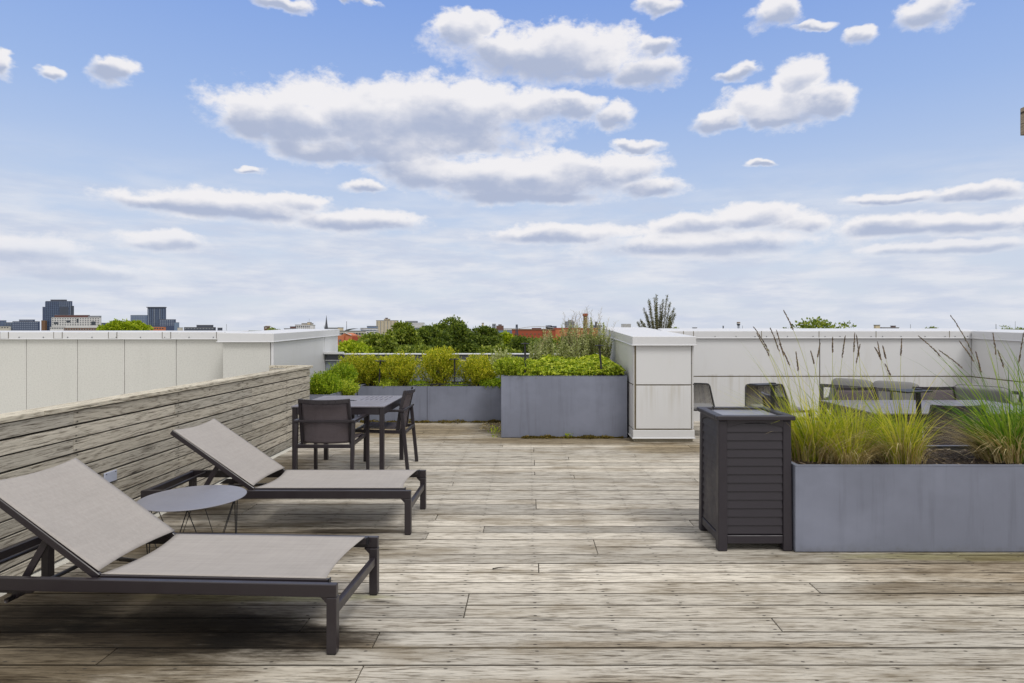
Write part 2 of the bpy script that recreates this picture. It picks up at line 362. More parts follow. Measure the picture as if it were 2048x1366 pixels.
def panel(name, c, dirt, grain=0, streak=.5, run=.4):
    m, t = newmat(name); P = objc(t); c = Vector(c)
    s_ = t.noise(t.v('MULTIPLY', P, (4, 4, .6)), 1, 6, .7); b_ = t.noise(P, .9, 4, .55); x, y, z = t.sep(P)
    cc = t.mix(t.m('MULTIPLY', t.ss(s_, .5, .85), streak), tuple(c), dirt)
    cc = t.mix(t.m('MULTIPLY', t.ss(b_, .4, .7), .10), cc, tuple(c * .75))
    # run-off that starts under the middle joint and fades down
    k = t.m('MULTIPLY', t.ss(z, .2, .76), t.m('LESS_THAN', z, .765))
    cc = t.mix(t.m('MULTIPLY', t.m('MULTIPLY', k, t.ss(t.noise(t.v('MULTIPLY', P, (16, 16, .6)), 1, 4, .6), .42, .7)), run), cc, dirt)
    if grain:
        g = t.noise(P, 120, 3, .75); g2 = t.noise(P, 45, 3, .6)
        cc = t.mix(1, cc, t.ramp(t.m('ADD', t.m('MULTIPLY', g, .6), t.m('MULTIPLY', g2, .4)), [(.3, (.72,) * 3), (.5, (1,) * 3), (.75, (1.1,) * 3)]), 'MULTIPLY')
        S(t, nor=t.bump(g, .35, .004))
    S(t, col=cc, rough=.9 if grain else .42, spec=.2 if grain else .45)
    return m
M['white'] = panel('white composite panel', srgb(209, 210, 213), srgb(168, 162, 146), 0, .25)
M['coping'] = panel('white metal coping', srgb(206, 207, 211), srgb(172, 170, 164), 0, .2)
M['stucco'] = panel('pale pebbled stucco', srgb(198, 198, 195), srgb(166, 165, 160), 1, .3, 0)
M['joint'] = simple('brown joint', srgb(118, 108, 86), .9, .2, 20)
M['darkjoint'] = simple('dark joint', srgb(104, 98, 88), .9, .3, 30)
M['lowwall'] = panel('pale blue grey panel', srgb(146, 156, 166), srgb(120, 125, 130))
M['band'] = metal_paint('charcoal band', srgb(84, 86, 94), .5)
M['concrete'] = panel('rough concrete base', srgb(158, 152, 136), srgb(90, 84, 66), 1, .8)
M['roofing'] = simple('pale gravelled roofing', srgb(198, 196, 188), .95, .12, 60, .4)

def leaf(name, c1, c2, c3, trans=.25, rough=.55):
    m, t = newmat(name); r = island(t)
    cc = t.ramp(r, [(0, c1), (.5, c2), (1, c3)])
    n = t.noise(objc(t), 3.0, 3, .5)
    cc = t.mix(1, cc, t.ramp(n, [(.3, (.78, .8, .8)), (.7, (1.15, 1.15, 1.05))]), 'MULTIPLY')
    S(t, col=cc, rough=rough, spec=.3)
    tl = t.n.new('ShaderNodeBsdfTranslucent'); t.put(tl.inputs[0], t.mix(1, cc, (1.3, 1.35, .6), 'MULTIPLY'))
    mx = t.n.new('ShaderNodeMixShader'); mx.inputs[0].default_value = trans
    t.l.new(t.b.outputs[0], mx.inputs[1]); t.l.new(tl.outputs[0], mx.inputs[2]); t.l.new(mx.outputs[0], t.o.inputs[0])
    return m
M['boxy'] = leaf('yellow green box leaves', srgb(112, 134, 24), srgb(176, 180, 44), srgb(228, 214, 80), .42)
M['boxg'] = leaf('fresh green box leaves', srgb(92, 124, 20), srgb(138, 164, 36), srgb(190, 200, 62), .35)
M['cover'] = leaf('lime ground cover leaves', srgb(104, 132, 34), srgb(160, 176, 48), srgb(206, 210, 84), .35)
M['silver'] = leaf('silver green leaves', srgb(122, 134, 82), srgb(172, 178, 122), srgb(212, 212, 170), .3)
M['wisp'] = leaf('dry wispy stems', srgb(120, 104, 80), srgb(168, 152, 120), srgb(196, 184, 150), .1)
M['tree_dark'] = leaf('deep green tree leaves', srgb(62, 82, 34), srgb(94, 112, 44), srgb(138, 150, 66), .3)
M['tree_mid'] = leaf('mid green tree leaves', srgb(80, 100, 36), srgb(118, 134, 48), srgb(164, 172, 76), .3)
M['tree_lime'] = leaf('lime tree leaves', srgb(110, 134, 20), srgb(150, 168, 32), srgb(190, 198, 60), .35)
M['poplar'] = leaf('grey green poplar leaves', srgb(74, 74, 46), srgb(104, 104, 66), srgb(138, 132, 94), .2)
M['bark'] = simple('bark', srgb(84, 72, 58), .95, .2, 10)
M['grassg'] = leaf('green grass blades', srgb(112, 138, 34), srgb(178, 182, 54), srgb(222, 210, 104), .4)
M['grassd'] = leaf('deep green grass blades', srgb(70, 112, 38), srgb(112, 146, 50), srgb(170, 184, 82), .35)
M['grasstan'] = leaf('dry straw blades', srgb(138, 116, 78), srgb(184, 164, 122), srgb(216, 202, 166), .2)
M['seed'] = leaf('dark seed heads', srgb(70, 56, 50), srgb(104, 88, 74), srgb(146, 126, 100), .1)
M['moss'] = leaf('moss', srgb(64, 58, 22), srgb(104, 92, 34), srgb(140, 120, 54), .1)
m, t = newmat('bark mulch'); P = objc(t)
g = t.noise(P, 60, 5, .8); S(t, col=t.ramp(g, [(.3, srgb(34, 26, 22)), (.55, srgb(74, 60, 50)), (.75, srgb(128, 112, 96))]), rough=.95, nor=t.bump(g, 1, .02)); M['mulch'] = m
m, t = newmat('mulch chips'); S(t, col=t.ramp(island(t), [(0, srgb(50, 38, 30)), (.6, srgb(96, 78, 62)), (.85, srgb(150, 134, 116)), (1, srgb(200, 186, 166))]), rough=.9); M['chips'] = m
m, t = newmat('rope'); S(t, col=t.mix(island(t), srgb(52, 48, 44), srgb(92, 86, 76)), rough=.8); M['rope'] = m
def fabric(name, c):
    m, t = newmat(name); P = objc(t); n = t.noise(P, 260, 2, .6); n2 = t.noise(P, 5, 4, .5); c = Vector(c)
    S(t, col=t.mix(t.m('ADD', t.m('MULTIPLY', n, .5), t.m('MULTIPLY', n2, .5)), tuple(c * .8), tuple(c * 1.18)), rough=.95, spec=.15, nor=t.bump(t.m('ADD', n2, t.m('MULTIPLY', n, .15)), .35, .02)); return m
M['cushion'] = fabric('grey cushion fabric', srgb(126, 126, 127))
M['loungeframe'] = metal_paint('grey lounge frame', srgb(78, 77, 80), .45)
M['piping'] = fabric('dark piping', srgb(84, 82, 82))
# far town
def wallm(name, c, rough=.85, v=.06): M[name] = simple(name, srgb(*c), rough, v, .05); return M[name]
for nm, c in dict(navy=(62, 74, 104), glass=(96, 112, 140), slate=(70, 76, 92), offwhite=(206, 205, 208), concrete_pale=(188, 184, 176), brick=(150, 72, 50), brick_orange=(184, 112, 78), brick_dark=(112, 84, 66), brown=(104, 72, 70), greyb=(140, 144, 152), window_dark=(60, 66, 78), window_blue=(112, 130, 158), roofgrey=(120, 120, 124), sand=(196, 182, 156), spire=(78, 80, 88), mullion=(138, 148, 166)).items(): wallm(nm, c, .35 if nm in ('glass', 'navy', 'window_dark', 'window_blue') else .85)
m, t = newmat('town ground'); n = t.noise(worldp(t), .02, 6, .6)
S(t, col=t.ramp(n, [(.35, srgb(70, 86, 48)), (.5, srgb(104, 110, 84)), (.62, srgb(128, 126, 120))]), rough=1); M['ground'] = m
# ------------------------------------------------------------------ the roof and its walls
g = MB(); g.box(-9000, -3000, -19, 9000, 12000, -18); tag(g.build('ground', M['ground']), kind='structure')
g = MB(); g.box(-12, -6, -17.9, 12, 13.5, -.16); tag(g.build('roof', M['roofing']), kind='structure')
# deck boards laid across the view, with staggered butt joints on the joists
PITCH, BOFF = .1517, .0634
g = MB()
rr = random.Random(3)
for k in range(-20, 75):
    y0 = BOFF + k * PITCH
    if y0 > 10.9: break
    x = -3.14 - rr.randrange(0, 9) * .4; x1 = 8.0
    while x < x1:
        ln = rr.choice([6, 8, 9, 10, 11, 12]) * .4; xa, xb = max(x, -2.975 + rr.uniform(-.004, .004)), min(x + ln, x1)
        if xb > xa + .01:
            dz0, dz1 = rr.uniform(-.0015, .0015), rr.uniform(-.0015, .0015); w1 = rr.uniform(.003, .0075); e = rr.uniform(.0015, .0035)
            sk = rr.uniform(-.0012, .0012)
            ya, yb = y0 + w1 / 2, y0 + PITCH - w1 / 2 - (rr.random() < .12) * .004
            g.hexa([(xa + e, ya + sk, -.035), (xb - e, ya - sk, -.035), (xb - e, yb - sk, -.035), (xa + e, yb + sk, -.035),
                    (xa + e, ya + sk, dz0), (xb - e, ya - sk, dz1), (xb - e, yb - sk, dz1), (xa + e, yb + sk, dz0)])
        x += ln
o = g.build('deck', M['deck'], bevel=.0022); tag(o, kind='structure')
g = MB(); g.box(-2.96, -3, -.0505, 8, 10.85, -.0455)  # dark sheet added under the boards so the gaps look shaded
for i in range(29): g.box(-2.94 + i * .4 - .02, -3, -.155, -2.94 + i * .4 + .02, 10.9, -.051)
tag(g.build('joists_and_gap_shade', M['under']), kind='structure')

def coping(parent, x0, x1, y0, y1, zb, zt, mat=None, lip=.014, seams=()):
    """metal cap: zb/zt are functions (x, y) of the underside and the top"""
    mat = mat or M['coping']
    g = MB(parent.location)
    c = [(x0, y0), (x1, y0), (x1, y1), (x0, y1)]
    g.hexa([(x, y, zb(x, y)) for x, y in c] + [(x, y, zt(x, y)) for x, y in c])
    e = .012; c2 = [(x0 - e, y0 - e), (x1 + e, y0 - e), (x1 + e, y1 + e), (x0 - e, y1 + e)]
    g.hexa([(x, y, zb(x, y) - .004) for x, y in c2] + [(x, y, zb(x, y) + lip * .6) for x, y in c2])
    g.build('coping', mat, parent, bevel=.004)
    return g

# left parapet: pebbled stucco with dark control joints
t = thing('parapet_wall', (-9, 9.3, 0), 'long pale pebbled parapet wall with a white metal cap, beyond the weathered wood fence', 'parapet wall')
js = [-11.2, -10.4, -9.6, -8.8, -8.1, -7.48, -6.72, -6.02, -5.25, -4.55, -4.3]
g = MB(t.location); g.box(-12, 9.33, -.15, -4.35, 9.62, 1.36); g.build('backing', M['darkjoint'], t)
g = MB(t.location)
for a, b in zip(js[:-1], js[1:]): g.box(a + .004, 9.3, -.15, b - .004, 9.334, 1.357)
g.build('stucco_face', M['stucco'], t, bevel=.003)
coping(t, -12, -4.33, 9.27, 9.66, lambda x, y: 1.356, lambda x, y: 1.462 + (y - 9.27) * .055)
for px in (0, 107.7, 217, 324.6, 433):
    for s_ in (0, 17): 
        g = MB(t.location); X = (px + s_ - VX) * 9.27 / FPX; g.box(X - .0035, 9.266, 1.366, X + .0035, 9.272, 1.464); g.build('seam', M['darkjoint'], t)
    g = MB(t.location); X0 = (px - VX) * 9.27 / FPX + .006; g.box(X0, 9.264, 1.368, X0 + .115, 9.271, 1.460); g.build('splice_plate', M['coping'], t, bevel=.001)
for i in range(14):
    g = MB(t.location); g.cbox(-9 + i * .36, 9.266, 1.385, .012, .008, .012); g.build('rivet', M['band'], t)

# left end pier: stucco front, white panelled side
t = thing('parapet_pier', (-4, 8.9, 0), 'end block of the left parapet with stucco front and smooth white side panels', 'wall pier')
g = MB(t.location); g.box(-4.36, 8.93, -.15, -3.66, 11.9, 1.33); g.build('core', M['joint'], t)
g = MB(t.location); g.box(-4.36, 8.9, -.15, -3.685, 8.93, 1.325); g.build('stucco_face', M['stucco'], t, bevel=.003)
zbL = lambda x, y: 1.323 + (y - 8.9) * .022; ztL = lambda x, y: 1.444 + (y - 8.9) * .02
g = MB(t.location)
g.hexa([(-3.655, 8.93, -.15), (-3.64, 8.93, -.15), (-3.64, 11.12, -.15), (-3.655, 11.12, -.15), (-3.655, 8.93, 1.33), (-3.64, 8.93, 1.33), (-3.64, 11.12, 1.385), (-3.655, 11.12, 1.385)])
g.build('side_panel', M['white'], t)
g = MB(t.location); g.box(-3.655, 11.135, -.15, -3.64, 11.9, 1.38); g.build('side_panel', M['white'], t)
g = MB(t.location); g.box(-3.672, 8.895, -.15, -3.636, 8.932, 1.32); g.build('corner_trim', M['coping'], t, bevel=.002)
coping(t, -4.42, -3.62, 8.86, 11.95, zbL, lambda x, y: ztL(x, y) + (x + 3.62) * -.012)

# right pier
t = thing('panelled_pier', (1.8, 8.33, 0), 'free standing white panelled pier with stained joints, between the tall planter and the lounge corner', 'wall pier')
zb = lambda x, y: 1.29 + (y - 8.33) * .034; zt = lambda x, y: 1.408 + (y - 8.33) * .037
g = MB(t.location); g.hexa([(1.405, 8.345, .06), (2.185, 8.345, .06), (2.185, 11.9, .06), (1.405, 11.9, .06), (1.405, 8.345, 1.29), (2.185, 8.345, 1.29), (2.185, 11.9, 1.4), (1.405, 11.9, 1.4)])
g.build('core', M['joint'], t)
def fronts(z0, z1): 
    g = MB(t.location); g.box(1.428, 8.328, z0, 2.160, 8.342, z1); g.build('front_panel', M['white'], t, bevel=.003)
fronts(.178, .752); fronts(.768, 1.288)
g = MB(t.location); g.hexa([(1.388, 8.36, .772), (1.402, 8.36, .772), (1.402, 11.8, .772), (1.388, 11.8, .772), (1.388, 8.36, 1.292), (1.402, 8.36, 1.292), (1.402, 11.8, 1.4), (1.388, 11.8, 1.4)]); g.build('side_panel', M['white'], t)
g = MB(t.location); g.box(1.388, 8.36, .178, 1.402, 11.8, .756); g.build('side_panel', M['white'], t)
g = MB(t.location); g.box(2.188, 8.36, .178, 2.202, 10.2, .756); g.build('side_panel', M['white'], t)
g = MB(t.location); g.box(2.188, 8.36, .772, 2.202, 10.2, 1.29); g.build('side_panel', M['white'], t)
g = MB(t.location); g.box(1.386, 8.322, .05, 2.206, 11.9, .160); g.box(1.374, 8.308, .045, 2.216, 11.9, .058); g.build('skirt', M['white'], t, bevel=.003)
for xx in (1.396, 2.172):
    g = MB(t.location); g.box(xx, 8.333, .17, xx + .008, 8.349, 1.29); g.build('corner_trim', M['coping'], t)
for zz in (.19, .45, .745, .79, 1.05):
    g = MB(t.location); g.cbox(2.168, 8.34, zz, .012, .012, .012); g.build('rivet', M['band'], t)
g = MB(t.location); g.box(1.405, 8.35, -.03, 2.19, 11.9, .05); g.build('concrete_base', M['concrete'], t, bevel=.008)
coping(t, 1.372, 2.218, 8.29, 11.95, zb, zt)

# right wall and its return
t = thing('panelled_wall', (4.7, 10.2, 0), 'long white panelled parapet wall behind the lounge furniture', 'parapet wall')
g = MB(t.location); g.box(2.2, 10.215, -.03, 7.35, 10.5, 1.36); g.build('core', M['joint'], t)
xs = [2.2, 2.29 + .0, 4.745, 7.23]
for a, b in ((2.206, 4.738), (4.752, 7.215)):
    for z0, z1 in ((-.02, .726), (.742, 1.356)):
        g = MB(t.location); g.box(a, 10.2, z0, b + (.012 if b > 7 else 0), 10.213, z1); g.build('wall_panel', M['white'], t, bevel=.003)
coping(t, 2.19, 7.36, 10.17, 10.62, lambda x, y: 1.357, lambda x, y: 1.474 + (y - 10.17) * .1)
for px in (1367, 1387, 1523, 1638, 1752, 1899):
    g = MB(t.location); X = (px - VX) * 10.17 / FPX; g.box(X - .004, 10.166, 1.37, X + .004, 10.172, 1.475); g.build('seam', M['joint'], t)
for px in (1430, 1472, 1510, 1533, 1575, 1626, 1650, 1680, 1742, 1765, 1802, 1850, 1890, 1910, 1935):
    g = MB(t.location); X = (px - VX) * 10.17 / FPX; g.cbox(X, 10.168, 1.388, .012, .008, .012); g.build('rivet', M['band'], t)
t = thing('panelled_wall', (7.3, 8, 0), 'white panelled wall returning towards the viewer at the far right corner', 'parapet wall')
g = MB(t.location); g.box(7.235, 3, -.03, 7.5, 10.199, 1.30); g.build('core', M['joint'], t)
for z0, z1 in ((-.02, .722), (.738, 1.305)):
    for a, b in ((7.8, 10.192), (5.4, 7.786), (3.0, 5.386)):
        zz = lambda y: (1.353 - (10.155 - y) * .03) if z1 > 1 else z1
        g = MB(t.location); g.hexa([(7.22, a, z0), (7.233, a, z0), (7.233, b, z0), (7.22, b, z0), (7.22, a, zz(a)), (7.233, a, zz(a)), (7.233, b, zz(b)), (7.22, b, zz(b))]); g.build('wall_panel', M['white'], t, bevel=.003)
coping(t, 7.19, 7.6, 3, 10.155, lambda x, y: 1.357 - (10.155 - y) * .03, lambda x, y: 1.474 - (10.155 - y) * .02 + (x - 7.19) * .08)

# low wall closing the far end
t = thing('low_wall', (-1, 11.15, 0), 'low blue grey panel wall with a charcoal cap behind the row of shrubs', 'parapet wall')
g = MB(t.location); g.box(-3.63, 11.17, -.03, 1.386, 11.4, .95); g.build('panel', M['lowwall'], t)
g = MB(t.location); g.box(-3.63, 11.14, .96, 1.386, 11.42, 1.052); g.build('cap_band', M['band'], t)
g = MB(t.location); g.box(-3.63, 11.12, 1.0525, 1.386, 11.44, 1.066); g.box(-3.63, 11.125, .945, 1.386, 11.139, .958); g.build('cap_edge', M['coping'], t)
g = MB(t.location); g.box(-3.63, 11.05, 1.067, -3.3, 11.16, 1.10); g.build('flashing', M['coping'], t)

# weathered wood fence
t = thing('wood_fence', (-3.06, 4, 0), 'weathered grey horizontal board fence running along the left edge of the deck', 'fence')
FP = .0955
g = MB(t.location); rr = random.Random(11)
cuts = [2.1, 4.9, 6.55, 7.95]
for k in range(10):
    y = -2.0; z0 = k * FP + .002; z1 = z0 + FP - rr.uniform(.007, .012)
    c = sorted([-.3 + rr.uniform(-.1, .1), (2.1, 3.3)[k % 2], (5.4, 4.2)[k % 2], (6.9, 7.95)[k % 2 if k != 4 else 0]]) + [8.72]
    for ye in c:
        dx0, dx1 = rr.uniform(0, .004), rr.uniform(0, .004); dz = rr.uniform(-.0012, .0012)
        g.hexa([(-3.094, y + .0015, z0), (-3.06 + dx0, y + .0015, z0), (-3.06 + dx1, ye - .0015, z0 + dz), (-3.094, ye - .0015, z0 + dz),
                (-3.094, y + .0015, z1), (-3.06 + dx0, y + .0015, z1), (-3.06 + dx1, ye - .0015, z1 + dz), (-3.094, ye - .0015, z1 + dz)])
        y = ye
g.build('boards', M['fence'], t, bevel=.002)
g = MB(t.location); g.box(-3.105, -2, 0.004, -3.096, 8.7, .95); g.build('gap_shade_sheet', M['under'], t)  # added dark sheet standing in for the shade between the fence boards
g = MB(t.location)
ys = [-2, 1.2, 3.93, 6.9, 8.74]
for a, b in zip(ys[:-1], ys[1:]): g.box(-3.2, a + .001, .957, -3.045, b - .001, .99)
g.build('top_board', M['fencecap'], t, bevel=.003)
for yy in np.arange(-1.7, 8.8, 1.22):
    g = MB(t.location); g.box(-3.195, yy - .045, -.013, -3.107, yy + .045, .955); g.build('post', M['under'], t)
t = thing('wood_fence', (-3.35, 8.8, 0), 'short weathered board fence piece turning left towards the stucco pier', 'fence')
g = MB(t.location)
for k in range(10): g.box(-3.635, 8.742, k * FP, -3.09, 8.765, k * FP + FP - .005)
g.build('boards', M['fence'], t, bevel=.002)
g = MB(t.location); g.box(-3.635, 8.741, .957, -3.05, 8.83, .995); g.build('top_board', M['fencecap'], t, bevel=.003)
t = thing('cover_plate', (-3.05, 4.555, .426), 'small pale blank electrical cover plate screwed to the wood fence', 'cover plate')
g = MB(t.location); g.box(-3.056, 4.487, .388, -3.046, 4.623, .466); g.build('plate', M['plate'], t, bevel=.003)
for yy in (4.505, 4.605): g = MB(t.location); g.cbox(-3.045, yy, .455, .004, .006, .006); g.build('screw', M['frame'], t)
# pale edge flashing seen below the fence
g = MB(); g.box(-3.5, -3, -.1595, -2.985, 8.74, -.012); tag(g.build('roof_kerb', M['roofing']), kind='structure')

# pergola beam entering at the top right
t = thing('pergola_beam', (3.2, 2, 2.8), 'end of a weathered timber pergola beam high at the right edge', 'beam')
g = MB(t.location); g.box(3.142, -1, 2.74, 3.19, 4.0, 2.915); g.build('timber', M['beam'], t, bevel=.003)
g = MB(t.location); g.box(3.195, -1, -.03, 3.33, -.865, 2.9); g.build('post', M['beam'], t, bevel=.003)

# ------------------------------------------------------------------ planters
def planter(name, boxes, label, soil):
    x0, y0 = boxes[0][0], boxes[0][1]
    t = thing(name, ((boxes[0][0] + boxes[0][2]) / 2, (boxes[0][1] + boxes[0][3]) / 2, 0), label, 'planter', 'blue grey steel planters')
    for (a, b, c, d, h) in boxes:
        g = MB(t.location); w_ = .012
        g.box(a, b, .006, c, b + w_, h); g.box(a, d - w_, .006, c, d, h); g.box(a, b + w_ + .0005, .006, a + w_, d - w_ - .0005, h); g.box(c - w_, b + w_ + .0005, .006, c, d - w_ - .0005, h)
        sh = g.build('shell', M['planter'], t, bevel=.002)
        g = MB(t.location); w2 = .03; zr = h + .0005
        g.box(a - .002, b - .002, zr, c + .002, b + w2, zr + .004); g.box(a - .002, d - w2, zr, c + .002, d + .002, zr + .004); g.box(a - .002, b + w2 + .0005, zr, a + w2, d - w2 - .0005, zr + .004); g.box(c - w2, b + w2 + .0005, zr, c + .002, d - w2 - .0005, zr + .004)
        g.build('folded_rim', M['planter'], sh)
        g = MB(t.location); g.box(a + .014, b + .014, .01, c - .014, d - .014, h - .06); g.build('liner', M['under'], t)
    return t
def soil(a, b, c, d, z, mat, name='mulch', amp=.012):
    g = MB(); r_ = random.Random(5); n = max(8, int((c - a) * 22)); m_ = max(6, int((d - b) * 22))
    g.grid(lambda u, v: (a + u * (c - a), b + v * (d - b), z + (r_.uniform(-amp, amp) if 0 < u < 1 and 0 < v < 1 else -.02)), n, m_)
    o = g.build(name, mat, smooth=True); return o
planter('steel_planter', [(1.79, 4.2, 6.2, 4.93, .583)], 'long low steel planter of tall grasses in the right foreground', 1)
planter('steel_planter', [(-.385, 8.64, 1.357, 11.1, .854)], 'tall square steel planter in the middle with leafy ground cover', 1)
planter('steel_planter', [(-2.76, 10.08, -.395, 11.1, .58), (-3.6, 8.76, -2.775, 11.1, .58)], 'low steel planter of round shrubs at the far left, next to the taller planter', 1)
o = soil(1.805, 4.215, 6.18, 4.915, .562, M['mulch'])
g = MB(); rr = random.Random(8)
chipv = []
for i in range(2600):
    x = rr.uniform(1.8, 6.1); y = rr.uniform(4.225, 4.9); z = .566 + rr.uniform(-.004, .01); a = rr.uniform(0, 6.28); L = rr.uniform(.006, .028); wd = rr.uniform(.002, .006)
    d = Vector((math.cos(a), math.sin(a), rr.uniform(-.35, .35))) * L; s_ = Vector((-math.sin(a), math.cos(a), rr.uniform(-.3, .3))) * wd; c = Vector((x, y, z))
    chipv.append([c - d - s_, c + d - s_, c + d + s_, c - d + s_])
ch = quads_mesh('chips', [[tuple(v) for v in q] for q in chipv], M['chips']); ch.parent = o
tag(o, 'dark bark mulch filling the right foreground planter', 'mulch', kind='stuff')
tag(soil(-.37, 8.66, 1.34, 11.08, .80, M['mulch']), 'dark soil in the tall middle planter', 'soil', kind='stuff')
o = soil(-3.58, 8.78, -2.79, 11.08, .53, M['mulch']); tag(o, 'dark soil in the low planter behind the fence end', 'soil', kind='stuff')
o = soil(-2.74, 10.1, -.41, 11.08, .53, M['mulch']); tag(o, 'dark soil under the row of round shrubs', 'soil', kind='stuff')
g = MB(); g.tube([(-1.9, 10.13, .585), (-1.75, 10.16, .61), (-1.2, 10.16, .612), (-.95, 10.13, .6)], .007, 6)
tag(g.build('irrigation_hose', M['black']), 'black irrigation hose lying along the edge of the low planter', 'hose')
# thin line where two planter sheets meet
_pl = bpy.data.objects['steel_planter.002']; g = MB(_pl.location); g.box(-1.645, 10.076, .01, -1.637, 10.0795, .58); g.build('sheet_joint', M['planterdark'], _pl)
# path lamps: square post with a flat plate head
def lamp(x, y, z0, z1, label, rz=0, lean=(0, 0), wd=.028, pl=(.22, .12), shift=.3):
    t = thing('path_lamp', (x, y, z0), label, 'path lamp', 'black path lamps in the planters', rz=rz)
    h = z1 - z0
    g = MB(); g.bar((0, 0, -.08), (lean[0], lean[1], h - .008), wd, wd * .8, (0, 1, 0)); g.build('post', M['black'], t, bevel=.002)
    g = MB(); g.cbox(lean[0] - pl[0] * shift, lean[1], h, pl[0], pl[1], .012); g.build('lamp_head', M['black'], t, bevel=.003)
    g = MB(); g.cbox(lean[0], lean[1], h + .010, wd * 1.4, wd * 1.4, .008); g.build('cap', M['black'], t, bevel=.001)
    return t
lamp(2.96, 4.72, .56, 1.04, 'black flat-headed path lamp in the mulch between the grass clumps', R(20), (-.03, 0), .03, (.26, .17), .32)
lamp(1.84, 4.72, .56, 1.085, 'black flat-headed path lamp at the left end of the grass planter, above the dark bin', R(12), (0, 0), .026, (.17, .12), .45)
lamp(-.055, 8.72, .80, 1.302, 'black path lamp standing straight at the front left of the tall planter', R(5), (0, 0), .026, (.11, .11), 0)
lamp(1.03, 8.74, .80, 1.275, 'black path lamp leaning left among the ground cover leaves near the white pier', R(-8), (-.045, 0), .026, (.12, .11), 0)
lamp(-2.46, 10.22, .53, .985, 'black path lamp in front of the low planter, behind the square dining table', R(25), (.03, 0), .026, (.16, .14), 0)
lamp(-1.225, 10.3, .53, 1.01, 'black path lamp between two round shrubs in the low planter', R(4), (0, 0), .024, (.15, .11), .1)
